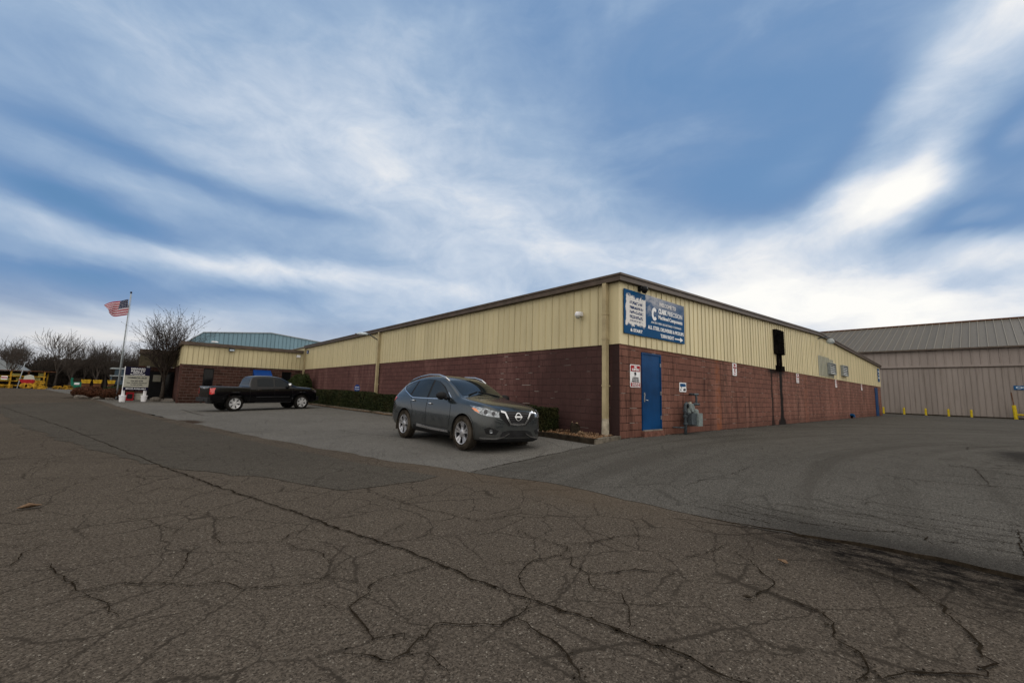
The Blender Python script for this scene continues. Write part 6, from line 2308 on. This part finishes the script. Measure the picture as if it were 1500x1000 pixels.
mb.box(-3.9, -0.7, 89.1, 91.4, 2.3, 3.3)
mb.build('body', None, t)
mb = MB().mat('pale_metal')
mb.prism([(-4.5, 3.30), (-0.5, 3.30), (-0.5, 3.5), (-4.3, 3.5)], 'y', 88.8, 91.6)
mb.build('roof', None, t)
mb = MB().mat('dark_glass')
mb.box(-4.1, -3.0, 88.95, 88.99, 1.6, 2.15)
mb.build('window', None, t)
MB().mat('pale_metal').box(-4.4, -0.6, 88.9, 88.985, 2.2, 2.32).build('trim', None, t)
for xx in (-3.7, -1.3):
    MB().mat('rubber').lathe([(0.001, -0.15), (0.45, -0.15), (0.5, 0), (0.45, 0.15), (0.001, 0.15)], 'y', 18, (xx, 89.1, 0.5)).build('wheel', None, t)
t = yard_thing('storage_building', -20, 128, 'pale grey low storage building with rounded roof beyond the racks', 'building')
mb = MB().mat('pale_metal')
pr_ = [(-32, 0), (-15.0, 0), (-15.0, 2.4), (-16.6, 3.6), (-18.5, 4.5), (-21, 4.9), (-26, 4.6), (-32, 2.6)]
mb.prism(pr_, 'y', 105.5, 112)
mb.build('shell', None, t)
mb = MB().mat('dark_glass')
mb.box(-20.5, -18.5, 105.44, 105.49, 0, 2.6)
mb.build('door', None, t)
t['category'] = 'building'
t = yard_thing('utility_box', -0.75, 41.6, 'small dark red utility box behind the business sign', 'box')
MB().mat('red_paint').box(-1.05, -0.62, 41.4, 41.8, 0.02, 0.62).build('cabinet', None, t)
MB().mat('black_trim').box(-0.98, -0.69, 41.385, 41.398, 0.15, 0.5).build('door', None, t)
MB().mat('rust').box(-1.07, -0.60, 41.38, 41.82, 0.621, 0.65).build('lid', None, t)
t = yard_thing('plastic_bin', -0.38, 41.9, 'small pale storage bin behind the business sign', 'bin')
MB().mat('board_cream').prism([(-0.56, 0.05), (-0.18, 0.05), (-0.13, 0.48), (-0.61, 0.48)], 'y', 41.7, 42.05).build('tub', None, t)
MB().mat('board_cream').box(-0.64, -0.10, 41.68, 42.07, 0.481, 0.53).build('lid', None, t)

# ------------------------------------------------------------------ things on the factory walls
F = YB - 0.058
# welcome banner
t = thing('welcome_banner', (11.5, F, 3.1), 'wide weathered blue welcome sign with white lettering and arrow on the gable', 'sign')
MB().mat('banner_splash').box(9.80, 10.895, F - 0.022, F, 3.085, 4.345).build('left_panel', None, t)
MB().mat('banner_face').box(10.90, 13.26, F - 0.022, F, 3.095, 4.36).build('right_panel', None, t)
mb = MB().mat('sign_pale')
yf = F - 0.026
add_text(mb, 'WELCOME TO', 0.165, (12.18, yf, 4.175), bold=0.004, width=1.05)
mb.mat('sign_white')
add_text(mb, 'CLARK', 0.20, (11.86, yf, 3.955), bold=0.012, width=0.50)
add_text(mb, 'PRECISION', 0.20, (12.64, yf, 3.955), bold=0.002, width=0.94)
add_text(mb, 'Machined Components', 0.165, (12.36, yf, 3.765), bold=0.004, width=1.50)
add_text(mb, 'AN ISO 9001 REGISTERED COMPANY', 0.09, (12.12, yf, 3.565), bold=0.0, width=1.85)
add_text(mb, 'ALL STEEL DELIVERIES & PICKUPS', 0.15, (12.10, yf, 3.395), bold=0.004, width=2.18)
add_text(mb, 'TURN RIGHT', 0.155, (12.13, yf, 3.20), bold=0.004, width=0.82)
# arrow
mb.prism([(12.60, 3.185), (12.95, 3.185), (12.95, 3.13), (13.14, 3.205), (12.95, 3.28), (12.95, 3.225), (12.60, 3.225)], 'y', yf - 0.003, yf + 0.003)
# big C emblem
pts_o = []
for k in range(17):
    a = R(40 + 280 * k / 16)
    pts_o.append((11.38 + 0.155 * math.cos(a) * (1.0 if k % 2 else 0.96), 3.83 + 0.20 * math.sin(a)))
pts_i = []
for k in range(17):
    a = R(320 - 280 * k / 16)
    pts_i.append((11.39 + 0.070 * math.cos(a), 3.83 + 0.095 * math.sin(a)))
mb.prism(pts_o + pts_i, 'y', yf - 0.003, yf + 0.003)
add_text(mb, '& START', 0.12, (10.40, yf, 3.20), bold=0.004, width=0.62)
mb.build('lettering', None, t, fix=False)


def plate(name, x0, x1, z0, z1, label, cat, face='sign_white', y=YB - 0.012, group=None, r_=0.03):
    t = thing(name, ((x0 + x1) / 2, y, z0), label, cat, group)
    mb = MB().mat(face)
    pl_ = []
    for (cx, cz, a0) in ((x1 - r_, z1 - r_, 0), (x0 + r_, z1 - r_, 90), (x0 + r_, z0 + r_, 180), (x1 - r_, z0 + r_, 270)):
        for k in range(5):
            a = R(a0 + 90 * k / 4)
            pl_.append((cx + r_ * math.cos(a), cz + r_ * math.sin(a)))
    mb.prism(pl_, 'y', y - 0.004, y + 0.006)
    mb.build('plate', None, t)
    return t, y - 0.007


t, yy = plate('warning_sign', 10.17, 10.68, 1.60, 2.24, 'tall red and white warning sign left of the blue door', 'sign')
mb = MB().mat('red_paint')
mb.box(10.19, 10.66, yy - 0.001, yy + 0.002, 2.045, 2.215)
mb.box(10.19, 10.66, yy - 0.001, yy + 0.002, 1.62, 1.73)
mb.build('red_band', None, t)
mb = MB().mat('sign_white')
add_text(mb, 'NO', 0.085, (10.425, yy - 0.005, 2.17), bold=0.003)
add_text(mb, 'OPEN', 0.085, (10.425, yy - 0.005, 2.095), bold=0.003, width=0.36)
add_text(mb, 'VIOLATORS WILL', 0.045, (10.425, yy - 0.005, 1.70), bold=0.001, width=0.40)
add_text(mb, 'BE PROSECUTED', 0.045, (10.425, yy - 0.005, 1.65), bold=0.001, width=0.36)
mb.mat('ink')
add_text(mb, 'THIS AREA IS UNDER', 0.04, (10.425, yy - 0.004, 1.87), bold=0.0, width=0.30)
add_text(mb, '24 HOUR VIDEO', 0.045, (10.425, yy - 0.004, 1.82), bold=0.001, width=0.34)
add_text(mb, 'SURVEILLANCE', 0.05, (10.425, yy - 0.004, 1.765), bold=0.001, width=0.38)
mb.prism([(10.36, 2.02), (10.44, 2.03), (10.47, 1.96), (10.42, 1.93), (10.38, 1.95)], 'y', yy - 0.005, yy + 0.001)
mb.prism([(10.385, 1.915), (10.41, 1.915), (10.41, 1.895), (10.385, 1.895)], 'y', yy - 0.005, yy + 0.001)
mb.build('lettering', None, t, fix=False)
t, yy = plate('info_sign', 12.97, 13.42, 1.53, 1.83, 'small white sign with blue pictogram above the gas meter', 'sign', r_=0.02)
mb = MB().mat('sign_blue')
mb.prism([(13.01, 1.70), (13.38, 1.70), (13.38, 1.77), (13.33, 1.80), (13.01, 1.80)], 'y', yy - 0.002, yy + 0.002)
mb.mat('ink')
mb.prism([(13.01, 1.57), (13.09, 1.57), (13.05, 1.64)], 'y', yy - 0.002, yy + 0.002)
mb.prism([(13.03, 1.66), (13.16, 1.66), (13.10, 1.69)], 'y', yy - 0.002, yy + 0.002)
mb.prism([(13.20, 1.60), (13.28, 1.66), (13.32, 1.62), (13.36, 1.66), (13.38, 1.57), (13.24, 1.56)], 'y', yy - 0.002, yy + 0.002)
mb.build('pictogram', None, t)
NP = ['nearest white no parking sign under the siding right of the gas meter', 'white no parking sign just right of the sooty louvre', 'white no parking sign under the grey louvred vents', 'farthest white no parking sign toward the blue end door']
for (x, lb) in zip((17.45, 25.6, 33.8, 41.9), NP):
    t, yy = plate('parking_sign', x - 0.20, x + 0.20, 2.26, 2.75, lb, 'sign', group='no parking signs on the gable wall', r_=0.045, y=YB - 0.035 if False else YB - 0.012)
    mb = MB().mat('red_paint')
    add_text(mb, 'NO', 0.12, (x, yy - 0.004, 2.67), bold=0.004)
    add_text(mb, 'PARKING', 0.075, (x, yy - 0.004, 2.57), bold=0.003, width=0.32)
    add_text(mb, 'ANY', 0.07, (x, yy - 0.004, 2.49), bold=0.002)
    add_text(mb, 'TIME', 0.07, (x, yy - 0.004, 2.41), bold=0.002)
    mb.prism([(x - 0.12, 2.325), (x - 0.06, 2.355), (x - 0.06, 2.335), (x + 0.12, 2.335), (x + 0.12, 2.315), (x - 0.06, 2.315), (x - 0.06, 2.295)], 'y', yy - 0.004, yy + 0.001)
    mb.build('lettering', None, t, fix=False)
t, yy = plate('end_sign', 49.0, 49.85, 3.2, 4.38, 'blue upright sign with white lines at the far end of the gable', 'sign', 'sign_blue', y=YB - 0.06)
mb = MB().mat('sign_white')
for i, (s_, w_) in enumerate((('SHIPPING', 0.66), ('AND', 0.3), ('RECEIVING', 0.66))):
    add_text(mb, s_, 0.16, (49.42, yy - 0.004, 4.1 - i * 0.28), bold=0.003, width=w_)
mb.build('lettering', None, t, fix=False)
# blue sign on the shed
t = thing('office_sign', (XS - 0.05, -1.9, 2.9), 'blue sign with pale lettering on the grey shed wall', 'sign')
MB().mat('sign_blue').box(XS - 0.06, XS - 0.04, -3.3, -1.35, 2.86, 3.24).build('plate', None, t)
mb = MB().mat('lamp_glass')
add_text(mb, 'OFFICE', 0.30, (XS - 0.065, -2.32, 3.05), '-x', bold=0.006, width=1.7)
mb.build('lettering', None, t, fix=False)

# gas meter
t = thing('gas_meter', (13.6, YB - 0.3, 0.2), 'grey gas meter with pipes standing against the gable wall', 'gas meter')
g = YB - 0.28
MB().mat('pipe_grey').tube([(13.22, g, 0.1), (13.22, g, 1.10), (13.25, g, 1.20), (13.34, g, 1.24), (13.44, g, 1.20), (13.46, g, 1.08)], [0.045, 0.045, 0.043, 0.043, 0.043, 0.043], 12).build('riser_pipe', None, t, smooth=True)
mb = MB().mat('pipe_grey')
for z in (0.55, 0.80, 0.98):
    mb.tube([(13.22, g, z - 0.035), (13.22, g, z + 0.035)], 0.072, 10)
mb.tube([(13.22, g, 0.90), (13.22, g - 0.12, 0.90)], 0.05, 10)
mb.tube([(13.22, g, 0.42), (13.0, g + 0.1, 0.42), (12.92, YB, 0.42)], 0.025, 8)
mb.build('valve', None, t)
mb = MB().mat('meter_grey')
mb.tube([(13.48, g, 0.92), (13.48, g, 1.10)], [0.08, 0.05], 12)
mb.lathe([(0.001, -0.05), (0.13, -0.05), (0.15, -0.01), (0.15, 0.01), (0.13, 0.05), (0.001, 0.05)], 'y', 20, (13.58, g - 0.06, 1.08))
mb.mat('board_cream').tube([(13.60, g, 1.16), (13.60, g, 1.28)], 0.05, 10)
mb.build('regulator', None, t, smooth=False)
mb = MB().mat('pipe_grey')
mb.box(13.42, 13.86, g - 0.13, g + 0.13, 0.52, 0.90)
mb.mat('meter_grey').box(13.80, 14.14, g - 0.19, g + 0.17, 0.46, 0.90)
mb.mat('meter_grey').tube([(13.97, g, 0.90), (13.97, g, 1.0), (13.97, g, 1.04)], [0.13, 0.12, 0.07], 14)
mb.build('meter_case', None, t)
b_ = t.children[-1]
bv_ = b_.modifiers.new('bevel', 'BEVEL')
bv_.width = 0.02
bv_.segments = 2
mb = MB().mat('pipe_grey')
mb.tube([(13.74, g, 0.98), (13.76, g, 1.14), (13.86, g, 1.20), (14.28, g, 1.205)], 0.036, 10)
mb.tube([(14.12, g, 1.20), (14.14, g, 1.42), (14.15, g + 0.03, 1.56)], 0.034, 10)
mb.tube([(13.92, g, 1.545), (14.32, g + 0.02, 1.555)], 0.036, 10)
mb.tube([(14.20, g, 1.55), (14.28, YB, 1.56)], 0.034, 10)
for x in (13.92, 14.0, 14.08, 14.28):
    mb.tube([(x - 0.014, g, 1.205), (x + 0.014, g, 1.205)], 0.052, 8)
mb.build('outlet_pipe', None, t, smooth=False)

t.location.x -= 0.50
t.location.z += 0.02
t.scale = (0.85, 1.0, 0.92)

# small valve box near the far end
t = thing('wall_valve', (37.3, YB - 0.1, 0.25), 'small blue valve low on the gable wall past the vents', 'valve')
MB().mat('sign_blue').tube([(37.3, YB, 0.45), (37.3, YB - 0.2, 0.45), (37.3, YB - 0.22, 0.3)], 0.08, 10).build('spout', None, t)
MB().mat('soot').tube([(37.6, YB, 0.40), (37.6, YB - 0.1, 0.38)], 0.16, 12).build('cover', None, t)


# cameras and lamps
def cam_dome(c, label, mat, face):
    t = thing('security_camera', c, label, 'camera')
    dx_, dy_ = face
    mb = MB().mat(mat)
    mb.obox((c[0] + dx_ * 0.03, c[1] + dy_ * 0.03, c[2] + 0.03), (0.10, 0.10, 0.12))
    mb.tube([(c[0] + dx_ * 0.05, c[1] + dy_ * 0.05, c[2] + 0.02), (c[0] + dx_ * 0.16, c[1] + dy_ * 0.16, c[2] + 0.03)], 0.03, 8)
    mb.build('bracket', None, t)
    mb = MB().mat(mat)
    q = (c[0] + dx_ * 0.17, c[1] + dy_ * 0.17, c[2])
    mb.lathe([(0.001, 0.09), (0.06, 0.08), (0.095, 0.03), (0.10, -0.02), (0.085, -0.05)], 'z', 18, q)
    mb.build('housing', None, t, smooth=True)
    mb = MB().mat('dark_glass' if mat != 'white_paint' else 'board_cream')
    mb.lathe([(0.082, -0.05), (0.07, -0.09), (0.04, -0.12), (0.001, -0.13)], 'z', 16, q)
    mb.build('dome', None, t, smooth=True)


cam_dome((XA - 0.03, 7.95, 3.72), 'white domed security camera on the front siding', 'white_paint', (-1, 0))
cam_dome((10.62, YB - 0.05, 4.44), 'black security camera above the welcome sign', 'black_plastic', (0, -1))
t = thing('flood_light', (XR, YB - 0.05, 5.0), 'round grey flood light under the roof peak of the gable', 'light')
MB().mat('pipe_grey').tube([(29.9, YB - 0.03, 5.05), (29.9, YB - 0.5, 5.12), (29.9, YB - 0.55, 5.02)], 0.035, 8).build('bracket', None, t)
MB().mat('grey_paint').lathe([(0.001, 0.17), (0.10, 0.15), (0.18, 0.04), (0.21, -0.07)], 'z', 20, (30.0, YB - 0.62, 4.86)).build('shade', None, t, smooth=True)
MB().mat('lamp_glass').lathe([(0.20, -0.07), (0.14, -0.15), (0.001, -0.18)], 'z', 20, (30.0, YB - 0.62, 4.86)).build('lens', None, t, smooth=True)
t = thing('wall_light', (XA, 22.7, 4.2), 'pale street-type lamp on a bent arm over the factory front', 'light')
MB().mat('pipe_grey').tube([(XA - 0.03, 22.72, 4.1), (XA - 0.35, 22.68, 4.24), (XA - 0.55, 22.62, 4.34), (XA - 0.72, 22.6, 4.36)], 0.03, 8).build('arm', None, t, smooth=True)
mb = MB().mat('lamp_glass')
mb.tube([(XA - 0.68, 22.6, 4.36), (XA - 0.80, 22.65, 4.37), (XA - 1.10, 22.75, 4.36), (XA - 1.22, 22.8, 4.35)], [0.04, 0.075, 0.08, 0.03], 12)
mb.build('head', None, t, smooth=True)
t = thing('wall_pack_light', (4.52, YW - 0.06, 3.9), 'dark box flood light on the siding of the office wing', 'light')
MB().mat('pipe_grey').box(4.36, 4.70, YW - 0.28, YW - 0.06, 3.84, 4.03).build('housing', None, t)
MB().mat('lamp_glass').box(4.39, 4.67, YW - 0.295, YW - 0.281, 3.86, 3.95).build('lens', None, t)
t = thing('roof_light', (3.45, YW + 0.3, 4.3), 'white lamp head on the roof edge of the office wing', 'light')
MB().mat('pale_metal').tube([(3.45, YW + 0.25, 4.29), (3.45, YW + 0.25, 4.43)], 0.03, 8).build('stem', None, t)
MB().mat('white_paint').tube([(3.25, YW + 0.2, 4.44), (3.32, YW + 0.2, 4.46), (3.6, YW + 0.2, 4.46), (3.7, YW + 0.2, 4.44)], [0.02, 0.045, 0.05, 0.02], 8).build('head', None, t, smooth=True)
t = thing('alarm_box', (XA - 0.03, 36.3, 4.1), 'tiny blue alarm box at the inner corner of the factory front', 'alarm box')
MB().mat('awning_blue').box(XA - 0.12, XA - 0.05, 36.2, 36.45, 4.05, 4.30).build('case', None, t)
MB().mat('white_paint').box(XA - 0.125, XA - 0.1205, 36.26, 36.39, 4.12, 4.22).build('badge', None, t)

# security sign on a stake in the hedge
t = thing('yard_sign', (8.95, 23.5, 0.2), 'small blue octagonal security sign sticking out of the hedge', 'sign')
MB().mat('pale_metal').tube([(8.95, 23.5, 0.2), (8.95, 23.5, 1.3)], 0.012, 6).build('stake', None, t)
mb = MB().mat('awning_blue')
v_ = Vector((-8.95, -23.5, 0)).normalized()
oc = []
aa = math.atan2(v_.y, v_.x) + math.pi / 2
n0 = len(mb.v)
mb.prism([(0.16 * math.cos(R(22.5 + 45 * k)), 0.22 * math.sin(R(22.5 + 45 * k))) for k in range(8)], 'y', -0.008, 0.008)
mm = Matrix.Translation((8.95, 23.5, 1.36)) @ Matrix.Rotation(aa, 4, 'Z')
mb.v = [tuple(mm @ Vector(q)) for q in mb.v]
mb.build('plate', None, t)
mb = MB().mat('sign_white')
for z, s_ in ((1.42, 'SECURED'), (1.30, 'BY ALARM')):
    q = mm @ Vector((0, -0.010, 0))
    add_text(mb, s_, 0.07, (q.x, q.y, z), aa, bold=0.002, width=0.22)
mb.build('lettering', None, t, fix=False)

# dead leaves on the road
for (x, y, s_, r_, lb) in ((-0.80, 6.77, 0.095, 0.3, 'large pale brown leaf lying alone on the road at left'), (4.01, 1.21, 0.05, 1.1, 'curled rusty brown leaf on the road right of centre'), (3.18, 1.18, 0.035, 2.2, 'small dark twig-like leaf near the lower right')):
    mb = MB().mat('dry_leaf' if s_ > 0.04 else 'wood_dark')
    NL = 8
    for i in range(NL + 1):
        u = i / NL * 2 - 1
        w_ = s_ * 0.42 * (1 - u * u) ** 0.6 * (1 + 0.2 * snoise(i * 1.9, 3))
        for j in (-1, 0, 1):
            lx, ly, lz = u * s_, j * w_, 0.006 + abs(j) * 0.022 * (s_ / 0.05) * (1 - abs(u)) + 0.012 * u * u
            mb.v.append((x + lx * math.cos(r_) - ly * math.sin(r_), y + lx * math.sin(r_) + ly * math.cos(r_), gz(x) + 0.012 + lz))
    for i in range(NL):
        for j in range(2):
            b_ = i * 3 + j
            mb.face((b_, b_ + 3, b_ + 4, b_ + 1))
    o = mb.build('fallen_leaf', None, None, smooth=True)
    sm_ = o.modifiers.new('s', 'SOLIDIFY')
    sm_.thickness = 0.002
    tag(o, lb, 'leaf')
